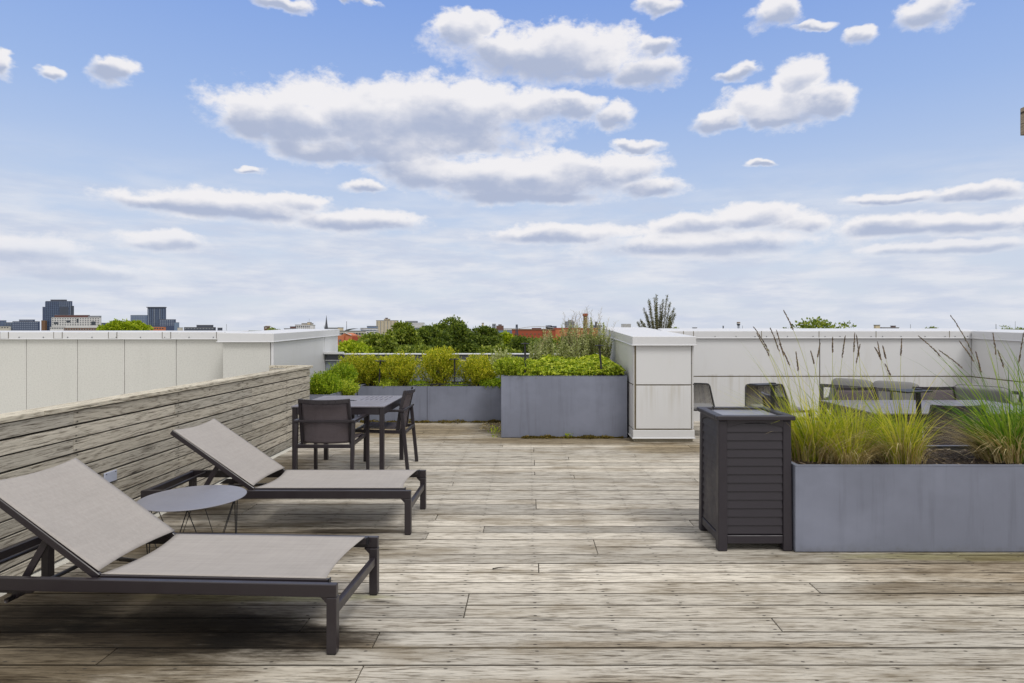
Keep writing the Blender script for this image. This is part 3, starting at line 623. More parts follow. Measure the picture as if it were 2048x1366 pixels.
# ------------------------------------------------------------------ sun loungers
def make_lounger(L=1.97, W=.69):
    """foot end at x=0, head end at x=-L, near side y=0, far side y=W"""
    t = thing('sun_lounger', (0, 0, 0), 'x', 'sun lounger', 'sling sun loungers by the fence')
    fr = M['frame']; H = .325; tw = .032
    for y in (0, W - tw):
        g = MB(); g.box(-L, y, H - .06, 0, y + tw, H); g.build('side_rail', fr, t, bevel=.004, seg=2)
    for (x, y) in ((-.047, 0), (-.047, W - .045), (-L, 0), (-L, W - .045)):
        yy = y if y == 0 else W - .045 + .0
        g = MB(); g.box(x + (.001 if x > -1 else -.001), yy + (-.001 if y == 0 else .001), .006, x + .047 + (.001 if x > -1 else -.001), yy + .045 + (-.001 if y == 0 else .001), H - .0605)
        lg = g.build('leg', fr, t, bevel=.004, seg=2)
        g = MB(); g.box(x + .004, yy + .004, 0, x + .043, yy + .041, .007); g.build('foot_pad', M['black'], lg)
    for y, sgn in ((.0, 1), (W - .045, -1)):   # rounded gussets in the corners
        g = MB(); g.hexa([(-.075, y + .006, H - .061), (-.047, y + .006, H - .09), (-.047, y + .038, H - .09), (-.075, y + .038, H - .061), (-.075, y + .006, H - .0605), (-.047, y + .006, H - .0605), (-.047, y + .038, H - .0605), (-.075, y + .038, H - .0605)]); g.build('gusset', fr, t)
    g = MB(); g.box(-.037, .044, .17, -.008, W - .044, .215); g.build('foot_crossbar', fr, t, bevel=.004, seg=2)
    g = MB(); g.box(-L, tw, H - .075, -L + .035, W - tw, H - .003); g.build('head_crossbar', fr, t, bevel=.004)
    g = MB(); g.tube([(-L + .13, tw, H - .02), (-L + .13, W - tw, H - .02)], .011, 8); g.build('inner_rod', M['frame'], t, smooth=True)
    # seat: inner rails and tensioned mesh
    xs0, xs1 = -L + .81, -.065; ri = tw + .012
    for y in (ri, W - ri - .02):
        g = MB(); g.box(xs0, y, H - .03, xs1 + .012, y + .02, H + .006); r_ = g.build('seat_rail', fr, t, bevel=.003)
        g = MB(); g.box(xs1 + .0125, y - .002, H - .034, xs1 + .018, y + .022, H + .009); g.build('end_cap', M['black'], r_)
    def seat(u, v):
        y = ri + .008 + v * (W - 2 * ri - .016); k = 4 * v * (1 - v)
        xa = xs0 + .035 * k; xb = xs1 - .032 * k
        return (xa + u * (xb - xa), y, H + .008 - 0.014 * k * (1 - .3 * abs(2 * u - 1)))
    g = MB(); g.grid(seat, 30, 24); g.build('seat_sling', M['sling'], t, smooth=True, solid=.003)
    # raised backrest
    hx, hz, ang, bl = xs0 - .01, H + .0, R(34.9), .735
    ex, ez = hx - bl * math.cos(ang), hz + bl * math.sin(ang); nrm = Vector((math.sin(ang), 0, math.cos(ang)))
    for y in (ri + .010, W - ri - .010):
        g = MB(); g.bar((hx, y, hz - .008), (ex, y, ez), .02, .036, nrm); g.build('back_rail', fr, t, bevel=.003)
    def back(u, v):
        y = ri + .004 + v * (W - 2 * ri - .008); k = 4 * v * (1 - v); s0, s1 = .012 + .018 * k, bl - .004 - .022 * k
        s_ = s0 + u * (s1 - s0); p_ = Vector((hx - s_ * math.cos(ang), y, hz + s_ * math.sin(ang))) + nrm * (.021 - .010 * k * (1 - .4 * abs(2 * u - 1)))
        return p_
    g = MB(); g.grid(back, 30, 24); g.build('back_sling', M['sling'], t, smooth=True, solid=.003)
    # prop: U shaped bar from the middle of the backrest to the notched rails
    mx, mz = hx - .33 * math.cos(ang), hz + .33 * math.sin(ang) - .02
    for y in (.075, W - .075):
        g = MB(); g.bar((mx, y, mz), (mx - .17, y, H - .12), .012, .034, (1, 0, 0)); g.build('prop_arm', fr, t, bevel=.002)
        g = MB(); g.hexa([(mx - .26, y - .005, H - .10), (mx - .08, y - .005, H - .10), (mx - .08, y + .005, H - .10), (mx - .26, y + .005, H - .10), (mx - .2, y - .005, H - .06), (mx - .04, y - .005, H - .06), (mx - .04, y + .005, H - .06), (mx - .2, y + .005, H - .06)]); g.build('notch_plate', fr, t)
    g = MB(); g.tube([(mx - .17, .03, H - .12), (mx - .17, W - .03, H - .12)], .012, 8); g.build('prop_rod', fr, t, smooth=True)
    g = MB(); g.tube([(mx - .17, W - .1, H - .11), (mx + .25, .35, H - .04), (mx + .25, .07, H - .04)], .011, 8); g.build('lift_bar', fr, t, smooth=True)
    g = MB(); g.tube([(-L + .16, .045, H - .085), (-L + .16, .075, H - .085)], .028, 14); g.build('roller', M['black'], t)
    return t
l0 = make_lounger(); l0.location = (-.862, 4.555, 0)
l0['label'] = 'sun lounger further back, with the round side table in front of its head end'
l1 = copy_tree(l0); l1.location = (-.888, 2.875, 0); l1.rotation_euler.z = R(-2.8)
l1['label'] = 'nearest sun lounger in the left foreground, cut off by the left edge'

# round side table on bent wire
t = thing('side_table', (-2.165, 4.03, 0), 'round grey metal side table on thin zigzag wire legs between the two loungers', 'side table')
n = 72; R0 = .316; g = MB(); zt_ = .42
ring = [(R0 * math.cos(2 * math.pi * k / n), R0 * math.sin(2 * math.pi * k / n)) for k in range(n)]
g.add([(x, y, zt_ - .005) for x, y in ring] + [(x, y, zt_) for x, y in ring], [tuple(range(n))[::-1], tuple(range(n, 2 * n))] + [(k, (k + 1) % n, n + (k + 1) % n, n + k) for k in range(n)])
g.build('table_top', M['topmetal'], t, bevel=.0015)
for k in range(6):
    a0, a1, a2 = (math.radians(60 * k - 8), math.radians(60 * k + 30 - 8), math.radians(60 * k + 60 - 8)); r1, r2 = .29, .25
    g = MB(); g.tube([(r1 * math.cos(a0), r1 * math.sin(a0), zt_ - .006), (r2 * math.cos(a1), r2 * math.sin(a1), .004), (r1 * math.cos(a2), r1 * math.sin(a2), zt_ - .006)], .0032, 6); g.build('wire_leg', M['black'], t)
g = MB(); g.tube([(.291 * math.cos(2 * math.pi * k / 36), .291 * math.sin(2 * math.pi * k / 36), zt_ - .009) for k in range(37)], .003, 5); g.build('wire_ring', M['black'], t)

# ------------------------------------------------------------------ dining chairs
def make_chair():
    t = thing('dining_chair', (0, 0, 0), 'x', 'dining chair'); fr = M['frame']; W = .265
    for s in (-1, 1):
        g = MB(); g.bar((s * W, -.325, .0), (s * W, -.262, .632), .03, .036, (0, 1, 0)); g.build('leg', fr, t, bevel=.003)
        g = MB(); g.bar((s * W, .262, 0), (s * W, .255, .632), .03, .036, (0, 1, 0)); g.build('leg', fr, t, bevel=.003)
        g = MB(); g.bar((s * W, -.290, .646), (s * W, .285, .646), .044, .024); g.build('arm', fr, t, bevel=.004, seg=2)
    g = MB(); g.bar((-W + .022, -.272, .645), (W - .022, -.272, .645), .026, .024); g.build('rear_bar', fr, t, bevel=.003)
    g = MB()
    for s in (-1, 1):
        g.bar((s * .228, -.205, .40), (s * .232, -.240, .64), .024, .036, (0, 1, 0)); g.bar((s * .232, -.240, .64), (s * .226, -.290, .85), .024, .034, (0, 1, 0))
    k = 8; pts = [(-.238 + .476 * i / k, -.290 - .045 * (1 - (2 * i / k - 1) ** 2), .838 - .008 * (1 - (2 * i / k - 1) ** 2)) for i in range(k + 1)]
    for a, b in zip(pts[:-1], pts[1:]): g.bar(a, b, .020, .038)
    g.build('back_frame', fr, t, bevel=.002)
    def bs(u, v):
        x = -.217 + .434 * u; c = 1 - (2 * u - 1) ** 2; z = .435 + .385 * v
        y = -.212 - .075 * v ** 1.4 - .03 * c
        return (x, y, z - .006 * c)
    g = MB(); g.grid(bs, 16, 16); g.build('back_sling', M['shadedsling'], t, smooth=True, solid=.002)
    g = MB()
    for s in (-1, 1): g.bar((s * .242, -.29, .415), (s * .242, .255, .432), .022, .034)
    g.bar((-W + .015, -.292, .415), (W - .015, -.292, .415), .022, .034); g.bar((-W + .015, .245, .425), (W - .015, .245, .425), .022, .034)
    g.build('seat_frame', fr, t, bevel=.003)
    g = MB(); g.grid(lambda u, v: (-.23 + .46 * u, -.21 + .44 * v, .447 - .016 * (1 - (2 * u - 1) ** 2) + .008 * v), 14, 10); g.build('seat_sling', M['shadedsling'], t, smooth=True, solid=.003)
    return t
ch0 = make_chair()
GA, GB = 'armchairs at the square table', 'armchairs at the long table'
spots = [((-1.905, 6.10), 0, GA, 'sling dining chair with its back to the viewer at the square table'),
         ((-1.60, 6.84), 90, GA, 'sling dining chair turned sideways on the right side of the square table'),
         ((3.68, 5.66), 2, GB, 'dark dining chair back in front of the long table, right of the path lamp'),
         ((4.62, 5.62), -3, GB, 'dining chair at the right edge of the picture, near side of the long table'),
         ((2.72, 6.25), -84, GB, 'dining chair at the left end of the long table, seen side-on through the grass'),
         ((3.66, 6.72), 180, GB, 'dining chair across the long table with a broad pale sling, in front of the sofa'),
         ((4.57, 6.76), 180, GB, 'dining chair across the long table behind the path lamp')]
for i, ((x, y), rz, gr, lb) in enumerate(spots):
    o = ch0 if i == 0 else copy_tree(ch0)
    o.location = (x, y, 0); o.rotation_euler.z = R(rz); o['label'] = lb; o['group'] = gr

# ------------------------------------------------------------------ tables
def make_table(cx, cy, sx, sy, label, quads=True, rz=0):
    t = thing('dining_table', (cx, cy, 0), label, 'dining table', rz=rz); fr = M['frame']; H = .735; hx, hy = sx / 2, sy / 2
    for a in (-1, 1):
        for b in (-1, 1):
            g = MB(); g.cbox(a * (hx - .03), b * (hy - .03), (H - .012) / 2, .044, .044, H - .012); g.build('leg', fr, t, bevel=.003)
    g = MB()
    for b in (-1, 1): g.box(-hx + .055, b * (hy - .02) - .012, H - .085, hx - .055, b * (hy - .02) + .012, H - .0125)
    for a in (-1, 1): g.box(a * (hx - .02) - .012, -hy + .055, H - .085, a * (hx - .02) + .012, hy - .055, H - .0125)
    g.build('apron', fr, t, bevel=.002)
    g = MB(); e = .075 if quads else .05
    z0, z1 = H - .012, H
    g.box(-hx, -hy, z0, hx, -hy + e, z1); g.box(-hx, hy - e, z0, hx, hy, z1); g.box(-hx, -hy + e + .0003, z0, -hx + e, hy - e - .0003, z1); g.box(hx - e, -hy + e + .0003, z0, hx, hy - e - .0003, z1)
    if quads:
        m_ = .03
        g.box(-m_, -hy + e + .0003, z0, m_, -.0305, z1); g.box(-m_, .0305, z0, m_, hy - e - .0003, z1); g.box(-hx + e + .0003, -.03, z0, -.05, .03, z1); g.box(.05, -.03, z0, hx - e - .0003, .03, z1)
        for a in (-1, 1):
            for b in (-1, 1):
                X0, X1 = sorted((a * (m_ + .0003), a * (hx - e - .0003))); Y0, Y1 = sorted((b * .0305, b * (hy - e - .0003)))
                N_ = 7; gap = .011
                if a * b > 0:
                    w_ = (X1 - X0 - gap * (N_ - 1)) / N_
                    for k in range(N_): g.box(X0 + k * (w_ + gap), Y0, z0, X0 + k * (w_ + gap) + w_, Y1, z1)
                    g.box(X0, (Y0 + Y1) / 2 - .02, z0 - .001, X1, (Y0 + Y1) / 2 + .02, z1 - .0015)
                else:
                    w_ = (Y1 - Y0 - gap * (N_ - 1)) / N_
                    for k in range(N_): g.box(X0, Y0 + k * (w_ + gap), z0, X1, Y0 + k * (w_ + gap) + w_, z1)
                    g.box((X0 + X1) / 2 - .02, Y0, z0 - .001, (X0 + X1) / 2 + .02, Y1, z1 - .0015)
    else:
        N_ = 13; gap = .010; Y0, Y1 = -hy + e, hy - e; w_ = (Y1 - Y0 - gap * (N_ - 1)) / N_
        for (X0, X1) in ((-hx + e + .0003, -hx / 3 - .01), (-hx / 3 + .01, hx / 3 - .01), (hx / 3 + .01, hx - e - .0003)):
            for k in range(N_): g.box(X0, Y0 + k * (w_ + gap), z0, X1, Y0 + k * (w_ + gap) + w_, z1)
        for xx in (-hx / 3, hx / 3): g.box(xx - .0097, Y0, z0, xx + .0097, Y1, z1)
    g.build('table_top', M['tabletop'], t, bevel=.0015)
    if quads:
        g = MB(); n = 24; g.tube([(0, 0, H - .02), (0, 0, H + .004)], .026, n); g.build('umbrella_plug', M['black'], t)
    return t
make_table(-1.905, 6.73, .93, 1.02, 'square grey aluminium dining table with slotted top, in front of the low planter', True)
make_table(4.05, 6.24, 1.78, 1.08, 'long slatted grey dining table behind the grasses on the right', False)

# ------------------------------------------------------------------ resin bin
t = thing('waste_bin', (1.525, 4.46, 0), 'dark louvred waste bin with a recessed lid, at the left end of the grass planter', 'waste bin')
g0 = t.location; x0, x1, y0, y1 = 1.278, 1.784, 4.222, 4.715; zt_ = .884
bn = M['bin']
for (cx, sx) in ((x0, 1), (x1, -1)):
    for (cy, sy) in ((y0, 1), (y1, -1)):
        g = MB(g0); e = .065; i_ = .008
        c0 = sorted((cx, cx + sx * e)); c1 = sorted((cy, cy + sy * e)); d0 = sorted((cx + sx * i_, cx + sx * (e))); d1 = sorted((cy + sy * i_, cy + sy * e))
        g.hexa([(c0[0], c1[0], 0), (c0[1], c1[0], 0), (c0[1], c1[1], 0), (c0[0], c1[1], 0), (d0[0], d1[0], zt_), (d0[1], d1[0], zt_), (d0[1], d1[1], zt_), (d0[0], d1[1], zt_)]); g.build('corner_post', bn, t, bevel=.008, seg=2)
def louvres(p0, p1, nx, ny):
    """p0->p1 along the face, (nx,ny) outward"""
    p0, p1 = Vector((*p0, 0)), Vector((*p1, 0)); nn = Vector((nx, ny, 0)); up = Vector((0, 0, 1))
    g = MB(g0); z = .115; ph = .0575; k = 0
    while z < zt_ - .05:
        zb_, zt2 = z, min(z + ph, zt_ - .005)
        c = [p0 + nn * -.002, p1 + nn * -.002, p1 - nn * .03, p0 - nn * .03]; d = [p0 - nn * .0105, p1 - nn * .0105, p1 - nn * .031, p0 - nn * .031]
        if nn.y > 0 or nn.x < 0 or True:
            q = [v + up * zb_ for v in c] + [v + up * (zt2) for v in d]
            g.add(q, [(0, 1, 2, 3), (7, 6, 5, 4), (0, 4, 5, 1), (1, 5, 6, 2), (2, 6, 7, 3), (3, 7, 4, 0)])
        z += ph; k += 1
    pn = g.build('louvre_panel', bn, t, bevel=.0015)
    g = MB(g0)
    n_ = 12; dv = p1 - p0
    pts = []
    for i in range(n_):   # arched head piece
        u0, u1 = i / n_, (i + 1) / n_; h0 = zt_ - .045 + .03 * (1 - (2 * u0 - 1) ** 2); h1 = zt_ - .045 + .03 * (1 - (2 * u1 - 1) ** 2)
        a, b = p0 + dv * u0, p0 + dv * u1
        q = [a + up * h0, b + up * h1, b - nn * .014 + up * h1, a - nn * .014 + up * h0, a + up * zt_, b + up * zt_, b - nn * .014 + up * zt_, a - nn * .014 + up * zt_]
        g.add(q, [(0, 1, 2, 3), (7, 6, 5, 4), (0, 4, 5, 1), (1, 5, 6, 2), (2, 6, 7, 3), (3, 7, 4, 0)])
    g.build('arched_head', bn, pn)
    g = MB(g0); a, b = p0, p1; q = [a + nn * .001 + up * .05, b + nn * .001 + up * .05, b - nn * .03 + up * .05, a - nn * .03 + up * .05, a + nn * .001 + up * .105, b + nn * .001 + up * .105, b - nn * .03 + up * .112, a - nn * .03 + up * .112]
    g.add(q, [(0, 1, 2, 3), (7, 6, 5, 4), (0, 4, 5, 1), (1, 5, 6, 2), (2, 6, 7, 3), (3, 7, 4, 0)]); g.build('base_rail', bn, pn, bevel=.003)
e = .064
louvres((x0 + e, y0 + .010), (x1 - e, y0 + .010), 0, -1); louvres((x0 + .010, y1 - e), (x0 + .010, y0 + e), -1, 0)
louvres((x1 - e, y1 - .010), (x0 + e, y1 - .010), 0, 1); louvres((x1 - .010, y0 + e), (x1 - .010, y1 - e), 1, 0)
g = MB(g0); a, b, c, d = x0 - .012, y0 - .014, x1 + .014, y1 + .012; w_ = .058; zz = zt_ + .002; zh = .917
g.box(a, b, zz, c, b + w_, zh); g.box(a, d - w_, zz, c, d, zh); g.box(a, b + w_ + .0005, zz, a + w_, d - w_ - .0005, zh); g.box(c - w_, b + w_ + .0005, zz, c, d - w_ - .0005, zh)
g.build('rim', bn, t, bevel=.006, seg=2)
g = MB(g0); g.box(a + w_ + .002, b + w_ + .002, zt_ - .03, c - w_ - .002, d - w_ - .002, zt_ + .018); g.build('lid', M['topmetal'], t, bevel=.004)
g = MB(g0); g.tube([(a + .07, d - .14, zt_ + .015), (a + .085, d - .13, zt_ + .05), (a + .10, d - .10, zt_ + .045), (a + .10, d - .09, zt_ + .015)], .004, 6); g.build('latch', M['black'], t, smooth=True)

# ------------------------------------------------------------------ rope chairs
def make_rope_chair():
    t = thing('rope_chair', (0, 0, 0), 'x', 'lounge chair', 'black rope lounge chairs by the white wall'); k = M['black']
    zb_, zt2 = .36, .70; yb, yt = -.20, -.33
    P = lambda u, v: Vector(((-.335 + .67 * u) * (1 - .17 * v), yb + (yt - yb) * v - .05 * (1 - (2 * u - 1) ** 2), zb_ + (zt2 - zb_) * v))
    g = MB(); r_ = .04
    pts = [P(0, 0)] + [P(0, v) for v in (.3, .6, .9)] + [P(.02, .98), P(.06, 1)] + [P(u, 1) for u in (.2, .35, .5, .65, .8)] + [P(.94, 1), P(.98, .98)] + [P(1, v) for v in (.9, .6, .3, 0)]
    g.tube(pts, .011, 8); g.tube([P(u / 8, 0) for u in range(9)], .011, 8); g.build('back_frame', k, t, smooth=True)
    g = MB()
    for i in range(1, 40):
        u = i / 40; g.tube([P(u, 0), P(u, .5) , P(u, .99)], .0066, 5)
    g.build('rope_back', M['rope'], t, smooth=True)
    g = MB(); Q = lambda u, v: Vector((-.33 + .66 * u, -.2 + .5 * v, .36 + .03 * v - .02 * math.sin(math.pi * v)))
    g.tube([Q(0, 0), Q(0, .5), Q(0, 1), Q(.5, 1), Q(1, 1), Q(1, .5), Q(1, 0), Q(.5, 0), Q(0, 0)], .012, 8); g.build('seat_frame', k, t, smooth=True)
    g = MB()
    for i in range(1, 30): u = i / 30; g.tube([Q(u, 0), Q(u, .5), Q(u, 1)], .006, 5)
    g.build('rope_seat', M['rope'], t, smooth=True)
    for s in (-1, 1):
        for (ya, yb2) in ((-.2, -.26), (.28, .3)):
            g = MB(); g.tube([(s * .31, ya, .365), (s * .33, yb2, 0)], .011, 8); g.build('leg', k, t, smooth=True)
    g = MB(); g.cbox(0, .03, .405, .56, .46, .055); g.build('seat_pad', M['cushion'], t, bevel=.02, seg=3)
    return t
rc = make_rope_chair(); rc.location = (3.44, 8.75, 0); rc.rotation_euler.z = R(180 + 4)
rc['label'] = 'black rope lounge chair against the white wall, fully visible behind the dark bin'
r2 = copy_tree(rc); r2.location = (2.33, 8.9, 0); r2.rotation_euler.z = R(180 - 8); r2['label'] = 'black rope lounge chair half hidden behind the right edge of the white pier'

# ------------------------------------------------------------------ cushioned seating
def cushion_mesh(w_, d_, h_, p=7, n=28):
    g = MB()
    def f(u, v):
        a = (u - .5) * 2 * math.pi; b = (v - .5) * math.pi
        sp = lambda c, e: math.copysign(abs(c) ** e, c)
        e1, e2 = 2 / p, .42
        return (w_ / 2 * sp(math.cos(b), e2) * sp(math.cos(a), e1), d_ / 2 * sp(math.cos(b), e2) * sp(math.sin(a), e1), h_ / 2 * sp(math.sin(b), e2))
    g.grid(f, n * 2, n); return g
def cushion(parent, name, w_, d_, h_, loc, rot=(0, 0, 0)):
    o = cushion_mesh(w_, d_, h_).build(name, M['cushion'], parent, smooth=True); o.location = loc; o.rotation_euler = rot
    g = MB(); n = 48; pts = []
    for k in range(n + 1):
        a = 2 * math.pi * k / n; sp = lambda c, e: math.copysign(abs(c) ** e, c)
        pts.append((w_ / 2 * .998 * sp(math.cos(a), .29), d_ / 2 * .998 * sp(math.sin(a), .29), 0))
    g.tube(pts, .006, 5, cap=False); g.build('piping', M['piping'], o, smooth=True)
    return o
def lounge_seat(x, y, rz, label, cat, W, ncush, back_h=.66):
    t = thing('sofa' if ncush > 1 else 'lounge_armchair', (x, y, 0), label, cat, 'cushioned lounge seats by the white wall', rz=R(rz)); fr = M['loungeframe']; D = .8
    g = MB()
    for s in (-1, 1):
        for (ya, h) in ((-D / 2, back_h), (D / 2, .52)):
            g2 = MB(); g2.cbox(s * (W / 2 - .02), ya, h / 2, .04, .05, h); g2.build('leg', fr, t, bevel=.003)
        a = MB(); a.bar((s * (W / 2 - .02), -D / 2, .50), (s * (W / 2 - .02), D / 2, .53), .05, .035); a.bar((s * (W / 2 - .02), -D / 2 + .03, .24), (s * (W / 2 - .02), D / 2 - .03, .24), .034, .05); a.build('arm', fr, t, bevel=.003)
    g.bar((-W / 2 + .04, -D / 2, back_h - .02), (W / 2 - .04, -D / 2, back_h - .02), .03, .045); g.bar((-W / 2 + .04, -D / 2, .4), (W / 2 - .04, -D / 2, .4), .03, .045)
    nb = 2 * ncush - 1
    for k in range(1, nb + 1): xx = -W / 2 + W * k / (nb + 1); g.cbox(xx, -D / 2, (back_h + .36) / 2, .03, .024, back_h - .44)
    g.build('back_frame', fr, t, bevel=.003)
    g = MB(); g.cbox(0, 0, .25, W - .09, D - .03, .04); g.build('seat_base', fr, t, bevel=.003)
    cw = (W - .12) / ncush
    for k in range(ncush):
        xx = -W / 2 + .06 + cw * (k + .5)
        cushion(t, 'seat_cushion', cw - .01, D - .16, .16, (xx, .04, .35))
        cushion(t, 'back_cushion', cw - .005, .42, .19, (xx, -.215, back_h - .13), (R(68), 0, R((-4, 3)[k % 2])))
    return t
lounge_seat(4.84, 8.66, -50, 'grey cushioned sofa set at an angle with its open frame back towards the viewer', 'sofa', 1.24, 2, .73)
lounge_seat(6.1, 8.5, 128, 'grey cushioned lounge armchair in the far right corner, tilted back cushion facing the table', 'armchair', .80, 1)
lounge_seat(6.75, 7.75, 100, 'grey cushioned lounge armchair cut by the right edge beside the corner armchair', 'armchair', .82, 1)
# ------------------------------------------------------------------ vegetation
def unit(v): return v / (np.linalg.norm(v, axis=-1, keepdims=True) + 1e-9)
def leaves_at(P, D, size, asp=.5, fold=.25, droop=0):
    """rhombic folded leaves: P points, D outward directions, size array"""
    n = len(P); D = unit(D); r = rng.normal(size=(n, 3)); s = unit(np.cross(D, r)); u = np.cross(s, D)
    size = np.broadcast_to(np.asarray(size).reshape(-1, 1), (n, 1)); tip = P + D * size - np.array([0, 0, 1]) * size * droop
    mid = P + D * size * .5
    L = mid + s * size * asp * .5 + u * size * fold * .3; Rr = mid - s * size * asp * .5 + u * size * fold * .3
    return np.stack([P, L, tip, Rr], 1)
def shrub(x, y, z, w_, h, label, mat, seed, ntw=420, leaf=.025, group='round shrubs in the low planter', spiky=.12, cat='shrub'):
    global rng
    rng = np.random.default_rng(seed)
    w_ *= 1.3; ntw = int(ntw * 1.8)
    t = thing('box_shrub', (x, y, z), label, cat, group)
    V = []; g = MB()
    # several overlapping sub-crowns make the outline uneven
    lob = [((rng.uniform(-.2, .2) * w_, rng.uniform(-.2, .2) * w_, h * rng.uniform(.38, .68)), w_ * rng.uniform(.28, .4), h * rng.uniform(.26, .38)) for _ in range(7)] + [((0, 0, h * .5), w_ * .42, h * .42)]
    for i in range(ntw):
        c, rw, rh = lob[rng.integers(len(lob))]
        d = unit(rng.normal(size=3) + np.array([0, 0, .25]))
        k = rng.uniform(.78, 1.0) + (rng.uniform(0, spiky * 2) if rng.random() < .25 and d[2] > .2 else 0)
        end = np.array(c) + d * np.array([rw, rw, rh]) * k
        if end[2] < .02: end[2] = .02 + rng.uniform(0, .05)
        base = np.array([rng.normal() * .03, rng.normal() * .03, 0]); ln = rng.uniform(.09, .17) * (h / .6) ** .5
        dirn = unit(end - base + np.array([0, 0, rng.uniform(0, .35)])); st = end - dirn * ln
        m_ = int(ln / .0078); tt = np.linspace(0, 1, m_)[:, None]
        Pp = st + (end - st) * tt + rng.normal(size=(m_, 3)) * .004
        side = unit(rng.normal(size=(m_, 3))); Dd = unit(dirn * .9 + side)
        V.append(leaves_at(Pp, Dd, rng.uniform(leaf * .7, leaf * 1.3, m_), .55))
        if i % 14 == 0: g.tube([tuple(base), tuple((base + st) / 2 + rng.normal(size=3) * .01), tuple(end)], [.004, .003, .001], 3, cap=False)
    quads_mesh('leaves', np.concatenate(V), mat, t); g.build('stems', M['bark'], t)
    return t
shrub(-2.98, 10.55, .5, .52, .66, 'yellow green box shrub beside the white panelled wall, tallest of the left pair', M['boxy'], 1, 460)
shrub(-2.66, 10.62, .5, .50, .62, 'yellow green box shrub at the left of the path lamp behind the square table', M['boxy'], 2, 460)
shrub(-2.17, 10.52, .5, .66, .66, 'yellow green box shrub just right of the path lamp behind the square table', M['boxy'], 3, 520)
shrub(-1.53, 10.5, .5, .66, .73, 'tallest yellow box shrub with upright tips, left of the second path lamp', M['boxy'], 4, 520)
shrub(-.86, 10.5, .5, .70, .64, 'round yellow box shrub next to the tall planter', M['boxy'], 5, 520)
shrub(-3.00, 9.15, .50, .50, .42, 'bright green box shrub right behind the end of the wood fence', M['boxg'], 6, 420)
shrub(-2.93, 9.75, .50, .46, .50, 'second bright green box shrub behind the one at the fence end', M['boxg'], 7, 420)
shrub(-2.78, 9.4, .50, .42, .27, 'low spreading leafy shrub spilling over the planter corner', M['cover'], 8, 300, .028)
shrub(-2.35, 10.3, .52, .34, .18, 'small leafy shrub at the foot of the path lamp by the planter corner', M['cover'], 9, 150, .028)
shrub(-.58, 10.25, .50, .40, .22, 'low darker leafy shrub in the corner beside the tall planter', M['boxg'], 10, 200, .028)
shrub(-1.2, 10.28, .50, .30, .13, 'low leafy tuft under the second path lamp', M['boxg'], 12, 110, .026)
shrub(-1.84, 10.36, .50, .30, .16, 'low leafy tuft between the two middle box shrubs', M['boxg'], 13, 130, .026)
# pale leafy shrub trailing over the left edge of the tall planter
shrub(-.22, 8.98, .80, .56, .34, 'pale lime shrub at the left front corner of the tall planter', M['cover'], 11, 430, .032, 'plants in the tall planter')
shrub(-.40, 9.6, .80, .36, .40, 'pale wiry shrub at the left rear of the tall planter', M['silver'], 21, 160, .03, 'plants in the tall planter')

# ground cover: drooping pointed leaves on a mound
rng = np.random.default_rng(33)
def mound(x, y):
    e = min(1, (y - 8.66) / .45, (1.34 - x) / .3, (x + .2) / .5); e = max(0, e) ** .6
    return .86 + e * (.15 + .045 * math.sin(x * 5.1 + 1) + .035 * math.sin(y * 7 + x * 3) + .05 * math.sin(x * 2.2 - .6))
V = []
for i in range(9000):
    x = rng.uniform(-.12, 1.31); y = rng.uniform(8.70, 10.3); z = mound(x, y) * 1.0 - .02
    z = max(z, .875)
    z += rng.uniform(-.05, .035); a = rng.uniform(0, 6.28); n_ = 3
    for k in range(n_):
        b = a + (k - 1) * .9; Dd = np.array([[math.cos(b), math.sin(b), rng.uniform(-.1, .6)]])
        V.append(leaves_at(np.array([[x, y, z]]), Dd, rng.uniform(.045, .085), .45, .3, .35))
tag(quads_mesh('ground_cover', np.concatenate(V), M['cover']), 'lime green leafy ground cover filling the tall middle planter', 'ground cover', kind='stuff')

def stem_plant(x, y, z, h, n, spread, label, leafm, seed, wisps=4, group='silvery tall stems in the tall planter', leaf=.058, name='sage_plant', stemm=None):
    rg = np.random.default_rng(seed); t = thing(name, (x, y, z), label, 'plant', group); V = []; g = MB(); W_ = MB()
    for i in range(n):
        a = rg.uniform(0, 6.28); l = rg.uniform(0, spread); top = np.array([math.cos(a) * l, math.sin(a) * l, h * rg.uniform(.55, 1.0)])
        b = np.array([math.cos(a) * l * .25, math.sin(a) * l * .25, 0]); mid = (b + top) / 2 + np.array([math.cos(a), math.sin(a), 0]) * l * .12
        pts = [b, mid, top]; g.tube([tuple(q) for q in pts], [.004, .003, .0015], 3, cap=False)
        m_ = 54; tt = np.linspace(.15, 1, m_)[:, None]
        Pp = (1 - tt) ** 2 * b + 2 * tt * (1 - tt) * mid + tt ** 2 * top
        Dd = unit(rg.normal(size=(m_, 3)) * [1, 1, .3] + [0, 0, .9]); V.append(leaves_at(Pp, Dd, rg.uniform(leaf * .6, leaf * 1.25, m_) * (1.2 - .5 * tt[:, 0]), .3))
    for i in range(wisps):
        a = rg.uniform(0, 6.28); l = spread * rg.uniform(.3, 1.3); hh = h * rg.uniform(1.0, 1.25)
        top = (math.cos(a) * l, math.sin(a) * l, hh); W_.tube([(0, 0, h * .3), (top[0] * .5, top[1] * .5, hh * .7), top], [.003, .0022, .0012], 3, cap=False)
        for k in range(14):
            u = .55 + .45 * k / 14; q = Vector((top[0] * u, top[1] * u, hh * (.45 + .55 * u))); e = q + Vector((rg.normal() * .03, rg.normal() * .03, .035)); W_.tube([q, e], .0013, 3, cap=False)
    quads_mesh('leaves', np.concatenate(V), leafm, t); g.build('stems', M['bark'], t)
    if wisps: W_.build('flower_wisps', stemm or M['wisp'], t)
    return t
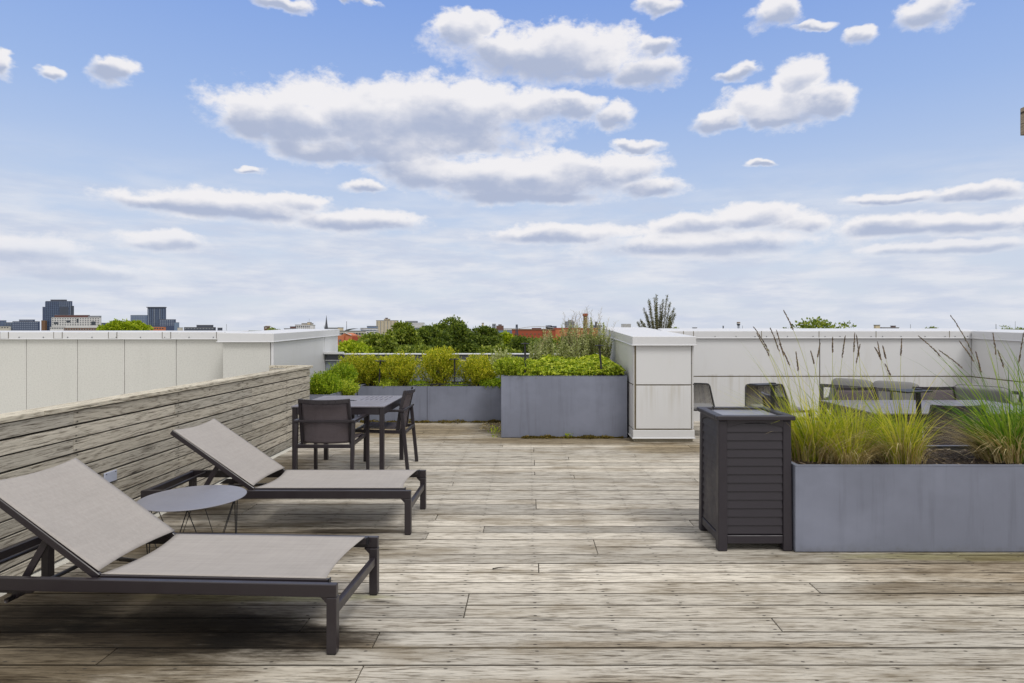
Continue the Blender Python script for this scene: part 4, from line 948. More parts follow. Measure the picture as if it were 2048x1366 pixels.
sp = [(.12, 9.9, .52, 9, 'leftmost silvery leafy stems in the tall planter'), (.33, 10.3, .66, 12, 'silvery stems second from the left in the tall planter'), (.52, 9.9, .48, 8, 'shorter pale silvery stems in the middle of the tall planter'),
      (.66, 10.35, .80, 12, 'tall silvery stems in front of the brick building'), (.86, 10.1, .78, 12, 'tall silvery stems left of the chimney with dry flower wisps'), (1.02, 10.4, .86, 12, 'tallest silvery stems in front of the brick chimney'),
      (1.2, 10.1, .78, 11, 'silvery stems leaning beside the white pier'), (.75, 9.85, .55, 8, 'low silvery stems behind the ground cover')]
for i, (x, y, h, n, lb) in enumerate(sp): stem_plant(x, y, .8, h * 1.04, int(n * 3.1), .20, lb, M['silver'], 50 + i, 2 + 2 * (i > 2) + (3 if i in (3, 4, 5) else 0))
stem_plant(-.30, 9.3, .82, .34, 2, .03, 'single pale upright stem above the ground cover', M['silver'], 70, 0, 'silvery tall stems in the tall planter', .04)

def blades(n, rad, hmin, hmax, lean, wd, seed, curl=.6, leanvec=(0, 0), nseg=6):
    rg = np.random.default_rng(seed); out = []
    for i in range(n):
        a = rg.uniform(0, 6.28); r_ = rad * math.sqrt(rg.random()); b = np.array([math.cos(a) * r_, math.sin(a) * r_ * .8, 0])
        h = rg.uniform(hmin, hmax); dr = np.array([math.cos(a), math.sin(a) * .8]) * lean * rg.uniform(.15, 1.0) + np.array(leanvec) * rg.uniform(.5, 1.2) + rg.normal(size=2) * .06
        c = rg.uniform(.15, 1) * curl; w0 = wd * rg.uniform(.6, 1.3); sd = np.array([-math.sin(a + rg.normal() * .8), math.cos(a + rg.normal() * .8), 0])
        prev = None
        for k in range(nseg + 1):
            s_ = k / nseg; hz = h * (s_ - c * .45 * s_ ** 3); of = dr * h * (s_ ** 1.7)
            p_ = b + np.array([of[0], of[1], hz]); w_ = w0 * (1 - s_ ** 2.2) + .0003
            cur = (p_ - sd * w_ / 2, p_ + sd * w_ / 2)
            if prev is not None: out.append([prev[0], prev[1], cur[1], cur[0]])
            prev = cur
    return np.array(out)
def weld(V, nseg, n, name, mat, parent):
    # strips with shared vertices so that every blade is one island
    V = V.reshape(n, nseg, 4, 3); vs = []; fs = []
    for b in V:
        base = len(vs); vs += [tuple(b[0][0]), tuple(b[0][1])]
        for q in b: vs += [tuple(q[3]), tuple(q[2])]
        for k in range(nseg): fs.append((base + 2 * k, base + 2 * k + 1, base + 2 * k + 3, base + 2 * k + 2))
    me = bpy.data.meshes.new(name); me.from_pydata(vs, [], fs); me.update(); return link_mesh(name, me, mat, parent)
def grass_clump(x, y, z, label, n, rad, h, leanv, seeds, seed, mat='grassg', wd=.0055, dead=.45, deadlean=(-.1, 0), curl=1.0):
    t = thing('grass_clump', (x, y, z), label, 'ornamental grass', 'tall ornamental grasses in the right planter')
    weld(blades(n, rad, h * .25, h, .95, wd, seed, curl, leanv), 6, n, 'blades', M[mat], t)
    weld(blades(26, rad * .8, h * 1.15, h * 1.55, .55, wd * .8, seed + 9, .5, leanv), 6, 26, 'long_blades', M[mat], t)
    nd = int(n * dead * 1.7); weld(blades(nd, rad * 1.3, h * .15, h * .75, 1.5, wd * .62, seed + 1, 1.6, deadlean), 6, nd, 'dry_blades', M['grasstan'], t)
    rg = np.random.default_rng(seed + 2)
    for (px, py, dy, hl) in seeds:     # tip of each flowering stem as an offset from the clump, head length
        tip = Vector((px, dy, py)); b = Vector((rg.uniform(-.6, .6) * rad, rg.uniform(-.4, .4) * rad, .05))
        ctl = Vector((b.x + (tip.x - b.x) * .28, b.y + (tip.y - b.y) * .4, tip.z * .66))
        f = lambda u: b * (1 - u) ** 2 + ctl * 2 * u * (1 - u) + tip * u * u
        g = MB(); g.tube([f(k / 10) for k in range(11)], [.0021 - .0011 * k / 10 for k in range(11)], 4, cap=False); so = g.build('stem', M[mat], t)
        g = MB(); us = max(.3, 1 - hl / max((tip - b).length, .1)); m_ = 60
        for k in range(m_):
            u = us + (1 - us) * k / m_; q = f(u); d = (f(min(1, u + .02)) - f(max(0, u - .02))).normalized(); sd_ = Vector(rg.normal(size=3)).normalized(); e = q + d * .016 + sd_ * .0056 * (1.25 - .8 * k / m_)
            g.tube([q, (q + e) / 2 + sd_ * .0012, e], [.0018, .0028, .0006], 3, cap=False)
        g.build('seed_head', M['seed'], so)
    return t
def tips(cx, cy, cz, lst):
    """lst of (photo x, photo y, depth): offsets of stem tips from the clump base"""
    out = []
    for (px, py, D, hl) in lst:
        X, Y, Z = at(px, py, D); out.append((X - cx, Z - cz, Y - cy, hl))
    return out
zA = .565
cA = (2.06, 4.56); grass_clump(*cA, zA, 'tall green grass clump leaning left beside the dark bin', 760, .20, .62, (-.24, 0), tips(*cA, zA, [(1508, 655, 4.6, .24), (1514, 668, 4.5, .22), (1541, 658, 4.6, .22), (1553, 662, 4.65, .24), (1568, 622, 4.7, .2), (1560, 690, 4.5, .2), (1592, 706, 4.6, .17), (1622, 704, 4.7, .12), (1640, 688, 4.6, .13)]), 100, deadlean=(.6, .1))
cC = (2.36, 4.62); grass_clump(*cC, zA, 'middle green and straw grass clump between the leaning clump and the path lamp side', 560, .19, .54, (-.24, 0), tips(*cC, zA, [(1665, 677, 4.7, .14), (1690, 674, 4.6, .2), (1709, 668, 4.7, .18), (1713, 672, 4.6, .2), (1720, 690, 4.7, .18)]), 110, dead=.5)
cB = (2.62, 4.42); grass_clump(*cB, zA, 'bright yellow green grass clump left of the path lamp', 580, .13, .56, (-.22, 0), tips(*cB, zA, [(1751, 697, 4.6, .1), (1755, 686, 4.5, .16), (1766, 694, 4.6, .12), (1771, 730, 4.4, .1), (1803, 679, 4.6, .16)]), 120, dead=.45, deadlean=(-.5, -.3))
cD = (3.42, 4.48); grass_clump(*cD, zA, 'broad deep green grass clump with straw skirt at the right edge', 520, .15, .62, (-.26, 0), tips(*cD, zA, [(1838, 673, 4.6, .22), (1880, 702, 4.5, .2), (1902, 632, 4.6, .36), (1920, 684, 4.7, .2), (1952, 706, 4.5, .18), (1986, 668, 4.6, .2), (1996, 702, 4.6, .16), (2047, 668, 4.5, .26)]), 130, 'grassd', .0085, .75, (-.85, -.25))
cE = (3.75, 4.55); grass_clump(*cE, zA, 'grass clump mostly cut off by the right edge of the picture', 460, .13, .66, (-.2, 0), [], 140, 'grassd', .008, .3)
grass_clump(2.24, 4.40, zA, 'low shaggy straw coloured grass clump at the front rim between the two left clumps', 260, .12, .40, (-.2, -.1), [], 150, dead=1.3, deadlean=(0, -.2))
# moss, litter and weeds at the foot of the planters
rg = np.random.default_rng(9)
def moss(x0, x1, y, w_, h, n, label, seedv):
    rgl = np.random.default_rng(seedv); P = []
    for i in range(n):
        x = rgl.uniform(x0, x1); k = (math.sin(x * 9) + math.sin(x * 23 + 2) + 2.2) / 4.2; P.append((x, y - rgl.random() * w_ * (.3 + k), rgl.uniform(0, h) * k))
    P = np.array(P); tag(quads_mesh('moss', leaves_at(P, rgl.normal(size=(n, 3)) + [0, 0, .8], rgl.uniform(.008, .022, n), .9), M['moss']), label, 'moss', kind='stuff')
moss(-.1, 1.3, 8.645, .07, .045, 3600, 'brown green moss growing at the foot of the tall planter', 1)
moss(-2.7, -.42, 10.085, .10, .055, 4200, 'brown green moss growing at the foot of the low planter', 2)
rgl = np.random.default_rng(4); P = np.stack([rgl.uniform(-.75, -.4, 500), rgl.uniform(9.3, 10.0, 500), rgl.uniform(0, .015, 500)], 1)
tag(quads_mesh('leaf_litter', leaves_at(P, rgl.normal(size=(500, 3)) * [1, 1, .2], rgl.uniform(.01, .035, 500), .5), M['grasstan']), 'dry leaf litter in the corner between the two planters', 'leaf litter', kind='stuff')
def weed(x, y, z, h, label, n=40):
    rgl = np.random.default_rng(int(abs(x) * 100)); t = thing('weed', (x, y, z), label, 'weed', 'weeds at the planters')
    P = rgl.normal(size=(n, 3)) * [h * .4, h * .2, h * .25] + [0, 0, h * .6]; P[:, 2] = np.abs(P[:, 2])
    quads_mesh('leaves', leaves_at(P, P - [0, 0, h * .2], rgl.uniform(.02, .04, n), .6), M['cover'], t); g = MB()
    for i in range(5): q = P[i]; g.tube([(0, 0, 0), tuple(q)], .0015, 3)
    g.build('stems', M['grassg'], t)
weed(.545, 8.60, 0, .055, 'small bright weed sprouting at the foot of the tall planter', 26)
weed(-.46, 8.72, 0, .13, 'leafy weed growing at the left corner of the tall planter', 70)
# twig lying on the deck
g = MB(); X, Y, _ = at(985, 1140, 1875 / 481); g.tube([(X, Y, .008), (X + .04, Y + .01, .012), (X + .10, Y + .03, .008)], [.004, .003, .001], 5); tag(g.build('twig', M['under']), 'thin dark twig lying across the middle of the deck', 'twig')

# ------------------------------------------------------------------ trees beyond the roof
GZ = -18
def tree(px, py_top, D, w_, label, mat, seed, hcrown=None, n=9000, leaf=.42, group='trees beyond the roof', lob_n=44, sparse=0, cat='tree', name='tree'):
    w_ *= 1.3; n = int(n * 1.25); rg = np.random.default_rng(seed); X = (px - VX) * D / FPX; ztop = EYE - (py_top - VY) * D / FPX
    hc = hcrown or w_ * .85; t = thing(name, (X, D, GZ), label, cat, group); H = ztop - GZ; cz = H - hc / 2
    lobs = []
    for i in range(lob_n):
        d = unit(rg.normal(size=3) + [0, 0, .35]); k = rg.uniform(.45, .82)
        c = np.array([0, 0, cz]) + d * np.array([w_ / 2, w_ / 2, hc / 2]) * k; lobs.append((c, w_ * rg.uniform(.08, .15)))
    lobs.append((np.array([rg.uniform(-.1, .1) * w_, 0, H - w_ * .14]), w_ * .14))
    wts = np.array([l[1] ** 2 for l in lobs]); wts /= wts.sum(); idx = rg.choice(len(lobs), n, p=wts)
    C = np.array([l[0] for l in lobs])[idx]; Rr = np.array([l[1] for l in lobs])[idx][:, None]
    d = unit(rg.normal(size=(n, 3)) + [0, 0, .25]); r_ = rg.uniform(.55, 1.08, (n, 1)) ** .7
    P = C + d * Rr * r_ * [1, 1, .78]
    # twigs: jitter leaves in little sprays
    P += rg.normal(size=(n, 3)) * leaf * .35
    quads_mesh('crown', leaves_at(P, d + rg.normal(size=(n, 3)) * .7, rg.uniform(leaf * .6, leaf * 1.3, n), .7, .4), mat, t)
    g = MB(); g.tube([(0, 0, 0), (0.1, 0, H * .3), (0, 0.1, cz), (0, 0, H - hc * .25)], [w_ * .045, w_ * .035, w_ * .02, w_ * .008], 8)
    for i in range(0, len(lobs), 2):
        c = Vector(lobs[i][0]); s_ = Vector((0, 0, cz - hc * .35 + hc * .3 * rg.random())); g.tube([s_, s_.lerp(c, .5) + Vector((0, 0, -.2)), c], [w_ * .014, w_ * .01, w_ * .004], 5)
    g.build('trunk', M['bark'], t)
    return t
TD, TM, TL = M['tree_dark'], M['tree_mid'], M['tree_lime']
tree(905, 641, 74, 6.2, 'darkest dense round tree, the highest right of the shrubs row centre', TD, 1, 7, 15000, .30)
tree(962, 652, 78, 5.2, 'dense dark tree on the right flank of the big dark tree', TD, 2, 6.5, 12000, .30)
tree(858, 650, 70, 4.6, 'dense dark tree on the left flank of the big dark tree', TD, 3, 6, 12000, .30)
tree(805, 645, 66, 3.3, 'mid green tree with a pointed layered top in front of the pale tower', TM, 4, 5, 8500, .27)
tree(757, 665, 64, 4.4, 'wide layered mid green tree left of the pointed one', TM, 5, 4, 8500, .27)
tree(703, 682, 58, 3.2, 'low light green tree below the orange brick house', TL, 6, 3.2, 7000, .25)
tree(832, 690, 52, 3.5, 'low green tree in front of the pointed tree', TM, 7, 3, 7000, .24)
tree(1007, 664, 90, 3.4, 'light lime tree peeking out left of the red brick building', TL, 8, 5, 7000, .32)
tree(1038, 672, 76, 3.4, 'dark bushy tree below the red brick building', TD, 9, 4.4, 8000, .28)
tree(1000, 690, 62, 3.4, 'low dark tree right above the cap of the low wall', TM, 10, 3, 7000, .26)
tree(1085, 678, 82, 4.8, 'dark tree behind the silvery stems, below the brick building', TD, 11, 5, 8000, .30)
tree(1150, 676, 86, 5.2, 'dark tree behind the silvery stems near the chimney', TD, 12, 5, 8000, .30)
tree(1210, 672, 90, 4.5, 'dark tree behind the silvery stems beside the white pier', TM, 13, 5, 6000, .30)
tree(228, 645, 130, 5.2, 'left crown of the lime trees above the left parapet', TL, 14, 5, 7000, .42, 'lime trees above the left parapet')
tree(262, 643, 132, 6.4, 'right crown of the lime trees above the left parapet', TL, 15, 5, 8000, .42, 'lime trees above the left parapet')
tree(1626, 640, 58, 5.6, 'broad sparse tree top above the right panelled wall', TM, 16, 3.6, 2600, .26, lob_n=30)
tree(545, 655.5, 260, 5, 'tiny tree top just above the parapet pier, left of the pale apartment block', TM, 17, 5, 1200, .6)
tree(1865, 653, 210, 4, 'tiny tree tuft above the right wall, left of the corner', TM, 18, 5, 900, .55)
tree(2030, 655, 150, 8, 'low tree tops at the far right edge above the returning wall', TM, 19, 5, 2500, .45)
tree(1350, 655, 190, 5, 'tiny tree tuft right of the poplar', TM, 20, 5, 700, .5)
rg0 = random.Random(4)
for i, (px, py, D) in enumerate([(690, 676, 190), (740, 672, 200), (790, 674, 230), (850, 672, 210), (990, 668, 300), (1015, 667, 380), (1060, 676, 180), (1120, 674, 160), (1190, 676, 200), (720, 664, 420), (660, 672, 300), (1240, 672, 220)]):
    tree(px, py, D, rg0.uniform(8, 12), 'distant street tree, %s' % ['left of the orange brick house', 'under the tiered grey building', 'below the pale tower', 'behind the big dark tree', 'right of the big dark tree', 'below the far blue building', 'left of the red brick building base', 'behind the middle silvery stems', 'behind the chimney stems', 'below the white low block', 'beside the left parapet pier end', 'behind the white pier'][i], (TD, TM, TL)[i % 3 if i % 3 < 2 else 1], 200 + i, 7, 2600, .6, 'distant street trees')
# poplar with upright shoots
def poplar():
    D = 46; t = thing('poplar_tree', ((1318 - VX) * D / FPX, D, GZ), 'tall poplar with upright feathery shoots above the white pier', 'tree'); rg = np.random.default_rng(77); V = []; g = MB()
    Z = lambda py: EYE - (py - VY) * D / FPX - GZ
    shoots = [(1316, 590, .3), (1332, 592, -.2), (1302, 598, .4), (1298, 603, 0), (1322, 610, .1), (1340, 606, 0), (1350, 617, .2), (1346, 628, -.3), (1290, 617, .2), (1308, 612, -.4), (1281, 640, 0), (1297, 630, .3), (1328, 622, .4), (1337, 632, -.3), (1312, 632, 0), (1277, 645, .2), (1303, 642, -.1), (1320, 640, .1), (1344, 643, .2), (1286, 648, -.2), (1310, 596, .1), (1326, 600, 0)]
    g.tube([(0, 0, 0), (0, 0, Z(700))], [.3, .16], 8)
    for (px, py, dy) in shoots:
        e = np.array([(px - 1318) * D / FPX, dy * 2, Z(py)]); b = np.array([(px - 1318) * D / FPX * .12, dy * .4, Z(705)]); mid = np.array([e[0] * .62, e[1] * .6, (Z(py) + Z(705)) / 2])
        f = lambda u: b * (1 - u) ** 2 + mid * 2 * u * (1 - u) + e * u * u
        g.tube([tuple(f(k / 8)) for k in range(9)], [.05 - .042 * k / 8 for k in range(9)], 4)
        m_ = 850; uu = rg.uniform(.15, 1, m_) ** .8; uu = np.where(rg.random(m_) < .5, uu, np.clip(np.round(uu * 14) / 14 + rg.normal(size=m_) * .012, 0, 1))[:, None]
        P = b * (1 - uu) ** 2 + mid * 2 * uu * (1 - uu) + e * uu ** 2 + rg.normal(size=(m_, 3)) * .11 * (1.15 - uu * .75)
        V.append(leaves_at(P, rg.normal(size=(m_, 3)) + [0, 0, .8], rg.uniform(.035, .085, m_), .6))
    quads_mesh('crown', np.concatenate(V), M['poplar'], t); g.build('trunk', M['bark'], t)
poplar()
# ------------------------------------------------------------------ the town on the horizon
def building(px0, px1, py, D, depth, label, wall, rows=0, cols=0, wmat='window_dark', ww=.6, wh=.55, fl=3.4, cat='building', top=None, group=None, parent=None, name='building', frame=0, base=None):
    k = D / FPX; depth = min(depth, 4 * D / max(60, abs(px0 - VX)))
    X0, X1 = (px0 - VX) * k, (px1 - VX) * k; ztop = EYE - (py - VY) * k
    t = parent or thing(name, ((X0 + X1) / 2, D, GZ), label, cat, group or 'buildings on the horizon'); o = t.location
    b = GZ if base is None else base
    g = MB(o); g.box(X0, D, b, X1, D + depth, ztop); g.build('wall', M[wall], t)
    g = MB(o); g.box(X0 - .15, D - .15, ztop + .01, X1 + .15, D + depth + .15, ztop + .5); g.build('roof', M[top or 'roofgrey'], t)
    if rows:
        cw = (X1 - X0) / cols; me = None
        for r in range(rows):
            for c in range(cols):
                xa = X0 + cw * (c + .5); zc = ztop - fl * (r + .62)
                if me is None:
                    g = MB(); w_, h_ = cw * ww / 2, fl * wh / 2; g.box(-w_, -.12, -h_, w_, .05, h_); wo_ = g.build('window', M[wmat], t); me = wo_
                else: wo_ = me.copy(); col.objects.link(wo_); wo_.parent = t
                wo_.location = (xa - o.x, D - .06 - o.y, zc - o.z)
    return t
B = building
# far left cluster
B(-40, 9, 641, 1500, 60, 'blue glazed block at the far left edge of the skyline', 'glass', 6, 10, 'navy', .7, .5)
B(9, 27, 645, 1500, 50, 'low slate block next to the blue glazed block at the left edge', 'slate', 4, 5, 'window_blue')
B(-20, 18, 653, 1200, 40, 'pale low flat building at the very left edge above the parapet', 'concrete_pale', 1, 7, 'window_dark')
t = B(25, 76, 643, 1350, 50, 'dark gridded apartment block left of the tall navy tower', 'navy', 4, 14, 'mullion', .55, .45, 4.4)
B(38, 66, 639.5, 1352, 40, None, 'navy', 1, 7, 'mullion', .5, .5, parent=t)
# tall navy tower
t = B(91, 141, 602.5, 1480, 50, 'tallest navy glass tower on the left skyline with stepped shoulders', 'navy', 0, 0)
B(85, 90.6, 614, 1481, 44, None, 'navy', 0, 0, parent=t); B(141.4, 144, 612, 1481, 40, None, 'slate', 0, 0, parent=t); B(101, 130, 599.5, 1490, 30, None, 'slate', 0, 0, parent=t)
B(82.5, 90, 641, 1470, 40, None, 'brick_dark', 0, 0, parent=t)
k = 1480 / FPX; o = t.location
for i in range(13):
    g = MB(o); X = (91 + i * 50 / 12 - VX) * k; g.box(X - .35, 1479.3, 0, X + .35, 1479.9, EYE + 55.5 * k); g.build('mullion', M['mullion' if i > 6 else 'glass'], t)
for i in range(16):
    g = MB(o); zz = EYE + (54.5 - i * 3.6) * k; g.box((91 - VX) * k, 1479.35, zz - .3, (141 - VX) * k, 1479.95, zz + .3); g.build('floor_band', M['glass'], t)
g = MB(o); g.box((120 - VX) * k, 1478.6, 0, (137 - VX) * k, 1479.2, EYE + 45 * k); g.build('dark_bay', M['slate'], t)
# white wide block in front
t = B(103, 199, 635, 1150, 60, 'wide white office block with small windows in front of the navy tower', 'offwhite', 4, 19, 'window_dark', .55, .42, 3.7)
B(109, 176, 630.5, 1158, 40, None, 'brown', 0, 0, parent=t); B(176.3, 199, 632, 1158, 40, None, 'greyb', 0, 0, parent=t)
for (a, b, c, d) in ((108, 117, 644, 648), (133, 141, 640.5, 644.5), (153.5, 157, 637.5, 645), (183, 191, 643, 650)):
    k = 1150 / FPX; g = MB(t.location); g.box((a - VX) * k, 1149.6, EYE - (d - VY) * k, (b - VX) * k, 1149.83, EYE - (c - VY) * k); g.build('glazed_bay', M['window_dark'], t)
B(100, 127, 654, 1100, 30, 'pale low wing at the foot of the white office block', 'offwhite', 1, 8, 'window_dark')
B(127.5, 211, 656, 1080, 30, 'low grey brown building with a window row under the white office block', 'brick_dark', 1, 16, 'greyb', .5, .5)
B(200, 213, 646, 1250, 30, 'small dark blue building right of the white office block', 'navy', 2, 3, 'glass')
# second cluster
B(261, 291.5, 630.5, 1500, 50, 'pale blue grey apartment tower, left of the dark twin tower', 'glass', 7, 9, 'mullion', .5, .5, 3.9)
t = B(295, 328.5, 615.5, 1450, 50, 'dark apartment tower with a flat overhanging roof', 'navy', 0, 0, top='slate')
k = 1450 / FPX; o = t.location
g = MB(o); g.box((293.5 - VX) * k, 1448, EYE + 43.8 * k, (330 - VX) * k, 1457, EYE + 45.2 * k); g.build('roof_overhang', M['slate'], t)
for i in range(9):
    g = MB(o); X = (297.5 + i * 3.75 - VX) * k; g.box(X - .9, 1449.3, 10, X + .9, 1449.9, EYE + 42 * k); g.build('pale_pier', M['glass' if i % 3 else 'mullion'], t)
for i in range(9): 
    g = MB(o); zz = EYE + (41 - i * 4) * k; g.box((295 - VX) * k, 1449.1, zz - .35, (328.5 - VX) * k, 1449.25, zz + .35); g.build('floor_band', M['slate'], t)
B(319, 348, 639, 1400, 40, 'dark lower block joined beside the overhanging tower', 'navy', 4, 8, 'mullion', .4, .7)
B(348.4, 354.5, 645, 1400, 30, 'thin pale blue block at the right end of the dark cluster', 'window_blue')
B(282, 292, 654, 900, 20, 'tan low house right of the lime trees', 'brick_orange', 0, 0)
B(297, 328, 654, 900, 20, 'orange tan low building below the dark tower', 'brick_orange', 1, 6, 'window_dark')
B(355, 362, 655.5, 1100, 20, 'tiny pale roof right of the dark cluster', 'concrete_pale')
t = B(368, 428, 655, 800, 30, 'long low dark rooftop building above the left parapet', 'slate', 1, 10, 'greyb', .6, .4, 2.4)
B(393, 423, 650.5, 806, 20, None, 'slate', 0, 0, parent=t)
B(435, 441, 656, 800, 12, 'small dark rooftop box right of the long low building', 'slate')
def mast(px, py, D, label, w_=.5, mat='greyb'):
    k = D / FPX; t = thing('mast', ((px - VX) * k, D, GZ), label, 'mast', 'thin masts on the horizon'); H = EYE - (py - VY) * k - GZ
    g = MB(); g.tube([(-w_, 0, 0), (-w_ * .25, 0, H)], .12 + w_ * .12, 4); g.tube([(w_, 0, 0), (w_ * .25, 0, H)], .12 + w_ * .12, 4)
    for i in range(12): z = H * i / 12; z2 = H * (i + 1) / 12; f = lambda q: w_ * (1 - .75 * q / H); g.tube([(-f(z), 0, z), (f(z2), 0, z2)], .1, 3)
    g.build('lattice', M[mat], t); return t
mast(453, 648, 1500, 'faint lattice mast above the left parapet', .9)
# little brick gable
t = B(528, 536, 654.5, 420, 6, 'small brown brick gable with a round opening above the left pier', 'brick_dark')
k = 420 / FPX; g = MB(t.location); X0, X1, zt_ = (527.5 - VX) * k, (536.5 - VX) * k, EYE + 4.5 * k
g.add([(X0, 419.9, zt_ + .5), (X1, 419.9, zt_ + .5), ((X0 + X1) / 2, 419.9, EYE + 7.4 * k), (X0, 426, zt_ + .5), (X1, 426, zt_ + .5), ((X0 + X1) / 2, 426, EYE + 7.4 * k)], [(0, 1, 2), (5, 4, 3), (0, 2, 5, 3), (2, 1, 4, 5), (0, 3, 4, 1)]); g.build('gable', M['brick_dark'], t)
g = MB(t.location); g.cbox((X0 + X1) / 2 + .1, 419.6, EYE + 3 * k, .8, .2, .8); g.build('opening', M['concrete_pale'], t)
B(568, 592, 657.5, 700, 20, 'low grey roof left of the pale apartment block', 'greyb'); B(580, 588, 653.5, 720, 12, 'small reddish roof structure left of the pale apartment block', 'brown')
t = B(590, 620, 650, 760, 30, 'pale striped apartment block with rooftop boxes and an antenna', 'offwhite', 4, 8, 'window_dark', .5, .62, 3.2)
B(603, 623, 647, 768, 20, None, 'concrete_pale', 0, 0, parent=t); B(614.5, 619.5, 645, 766, 8, None, 'sand', 0, 0, parent=t); B(619.5, 626.5, 650.5, 761, 24, None, 'offwhite', 0, 0, parent=t)
k = 760 / FPX; g = MB(t.location); g.tube([((611.5 - VX) * k, 772, EYE + 12 * k), ((611.5 - VX) * k, 772, EYE + 22 * k)], .18, 5); g.build('antenna', M['greyb'], t)
# church steeple
D = 620; k = D / FPX; t = thing('church_steeple', ((652.8 - VX) * k, D, GZ), 'dark pointed church steeple above the white pier cap', 'church steeple')
g = MB(t.location); X = (652.8 - VX) * k; g.box(X - 1.5, D - 1.5, GZ, X + 1.5, D + 1.5, EYE + 4 * k); g.build('tower', M['spire'], t)
g = MB(t.location); n = 8; zb_ = EYE + 4 * k; zt_ = EYE + 29.5 * k
g.add([(X + 1.45 * math.cos(2 * math.pi * (i + .5) / n), D + 1.45 * math.sin(2 * math.pi * (i + .5) / n), zb_ + .02) for i in range(n)] + [(X + .85 * math.cos(2 * math.pi * (i + .5) / n), D + .85 * math.sin(2 * math.pi * (i + .5) / n), zb_ + 4.6) for i in range(n)] + [(X, D, zt_)], [tuple(range(n))[::-1]] + [(i, (i + 1) % n, n + (i + 1) % n, n + i) for i in range(n)] + [(n + i, n + (i + 1) % n, 2 * n) for i in range(n)]); g.build('spire', M['spire'], t)
for a in (-1, 1):
    g = MB(t.location); g.tube([(X + a * 1.6, D - 1.6, zb_), (X + a * 1.6, D - 1.6, zb_ + 2.6)], [.35, .03], 6); g.build('pinnacle', M['spire'], t)
B(656, 676, 656.2, 600, 20, 'pale green grey church roof beside the steeple', 'greyb'); B(675.5, 683, 655.8, 560, 10, 'small cream roof block left of the tiered grey building', 'sand', 0, 0)
mast(693.3, 642.5, 700, 'thin dark pole mast above the domed grey roof', .28, 'spire')
# domed / tiered building and parking deck
D = 340; k = D / FPX; t = B(676, 728, 663, D, 20, 'grey parking structure with dark openings below a shallow domed roof', 'concrete_pale', 2, 9, 'window_dark', .74, .5, 1.9)
g = MB(t.location); pts = []
g.grid(lambda u, v: ((683 + 38 * u - VX) * k, D + 6 + 8 * v, EYE - (663.0 - VY) * k + .5 + 1.15 * math.sin(math.pi * u) ** .7 * (1 - .2 * v)), 16, 4); g.build('dome', M['roofgrey'], t, smooth=True, solid=.1)
# orange brick house
D = 185; k = D / FPX; t = thing('brick_house', ((696 - VX) * k, D, GZ), 'orange brick house with a pale gable edge beyond the low wall', 'house'); o = t.location
g = MB(o); g.box((670 - VX) * k, D, GZ, (704 - VX) * k, D + 8, EYE - (671 - VY) * k); g.build('wall', M['brick_orange'], t)
g = MB(o); g.box((704.2 - VX) * k, D + .3, GZ, (716 - VX) * k, D + 8, EYE - (672.5 - VY) * k); g.build('wall', M['brick'], t)
g = MB(o); x0, x1, x2 = (682 - VX) * k, (690 - VX) * k, (701 - VX) * k; z0, z1 = EYE - (670.8 - VY) * k, EYE - (666 - VY) * k
g.add([(x0, D, z0), (x2, D, z0), (x1, D, z1), (x0, D + 8, z0), (x2, D + 8, z0), (x1, D + 8, z1)], [(0, 1, 2), (5, 4, 3), (0, 2, 5, 3), (2, 1, 4, 5), (0, 3, 4, 1)]); rf = g.build('gable_roof', M['brick_orange'], t)
g = MB(o); g.bar((x1, D - .15, z1 + .1), (x2 + .4, D - .15, z0 + .05), .3, .16); g.build('gable_edge', M['offwhite'], rf)
for px in (680,):
    g = MB(o); g.cbox((px - VX) * k, D - .04, EYE - (681.5 - VY) * k, .75, .1, .75); wn_ = g.build('window', M['window_dark'], t)
    g = MB(o); g.cbox((px - VX) * k, D - .12, EYE - (681.5 - VY) * k, .06, .06, .75); g.build('mullion', M['offwhite'], wn_)
g = MB(o); g.box((689 - VX) * k, D - .2, EYE - (683.5 - VY) * k, (690.5 - VX) * k, D - .05, EYE - (672 - VY) * k); g.build('downpipe', M['brick'], t)
# mid skyline
B(721, 752, 657, 520, 20, 'pale office block with a blue window band, left of the pale ribbed tower', 'offwhite', 1, 5, 'window_blue', .8, .5, 2.6)
B(734, 752, 653, 530, 14, 'blue glazed rooftop storey behind the pale office block', 'window_blue', 1, 5, 'navy', .7, .4)
B(733, 753, 662, 500, 16, 'white lower wing with dark windows beside the ribbed tower', 'offwhite', 2, 4, 'window_dark', .6, .4, 2)
t = B(752.5, 793.5, 641.5, 640, 30, 'pale ribbed concrete apartment tower with a rooftop cabin', 'sand', 0, 0)
k = 640 / FPX; o = t.location
for i in range(12):
    g = MB(o); X = (754.5 + i * 3.45 - VX) * k; g.box(X - .3, 639.6, -16, X + .3, 640.02, EYE + 16.8 * k); g.build('rib', M['concrete_pale' if i % 2 else 'greyb'], t)
B(768, 777, 638.5, 650, 8, None, 'sand', 0, 0, parent=t); B(770.5, 774, 636.3, 652, 4, None, 'brick_dark', 0, 0, parent=t)
t = B(795, 846, 646, 900, 40, 'long white hospital block with rows of small windows, behind the trees', 'offwhite', 5, 20, 'greyb', .6, .4, 2.6)
B(810, 832, 642.5, 910, 20, None, 'greyb', 0, 0, parent=t)
B(824, 846, 656, 700, 20, 'blue glazed low block in front of the white hospital block', 'glass', 3, 7, 'offwhite', .4, .3, 2.4)
B(852, 856, 655.5, 700, 8, 'tiny brick stack between the trees and the white block', 'brick_dark')
B(963.8, 967.2, 647, 420, 2, 'thin tan chimney stack above the big dark tree', 'sand', cat='chimney')
B(984.3, 991, 648.2, 900, 10, 'small grey tower right of the tan chimney', 'greyb', 2, 2, 'slate')
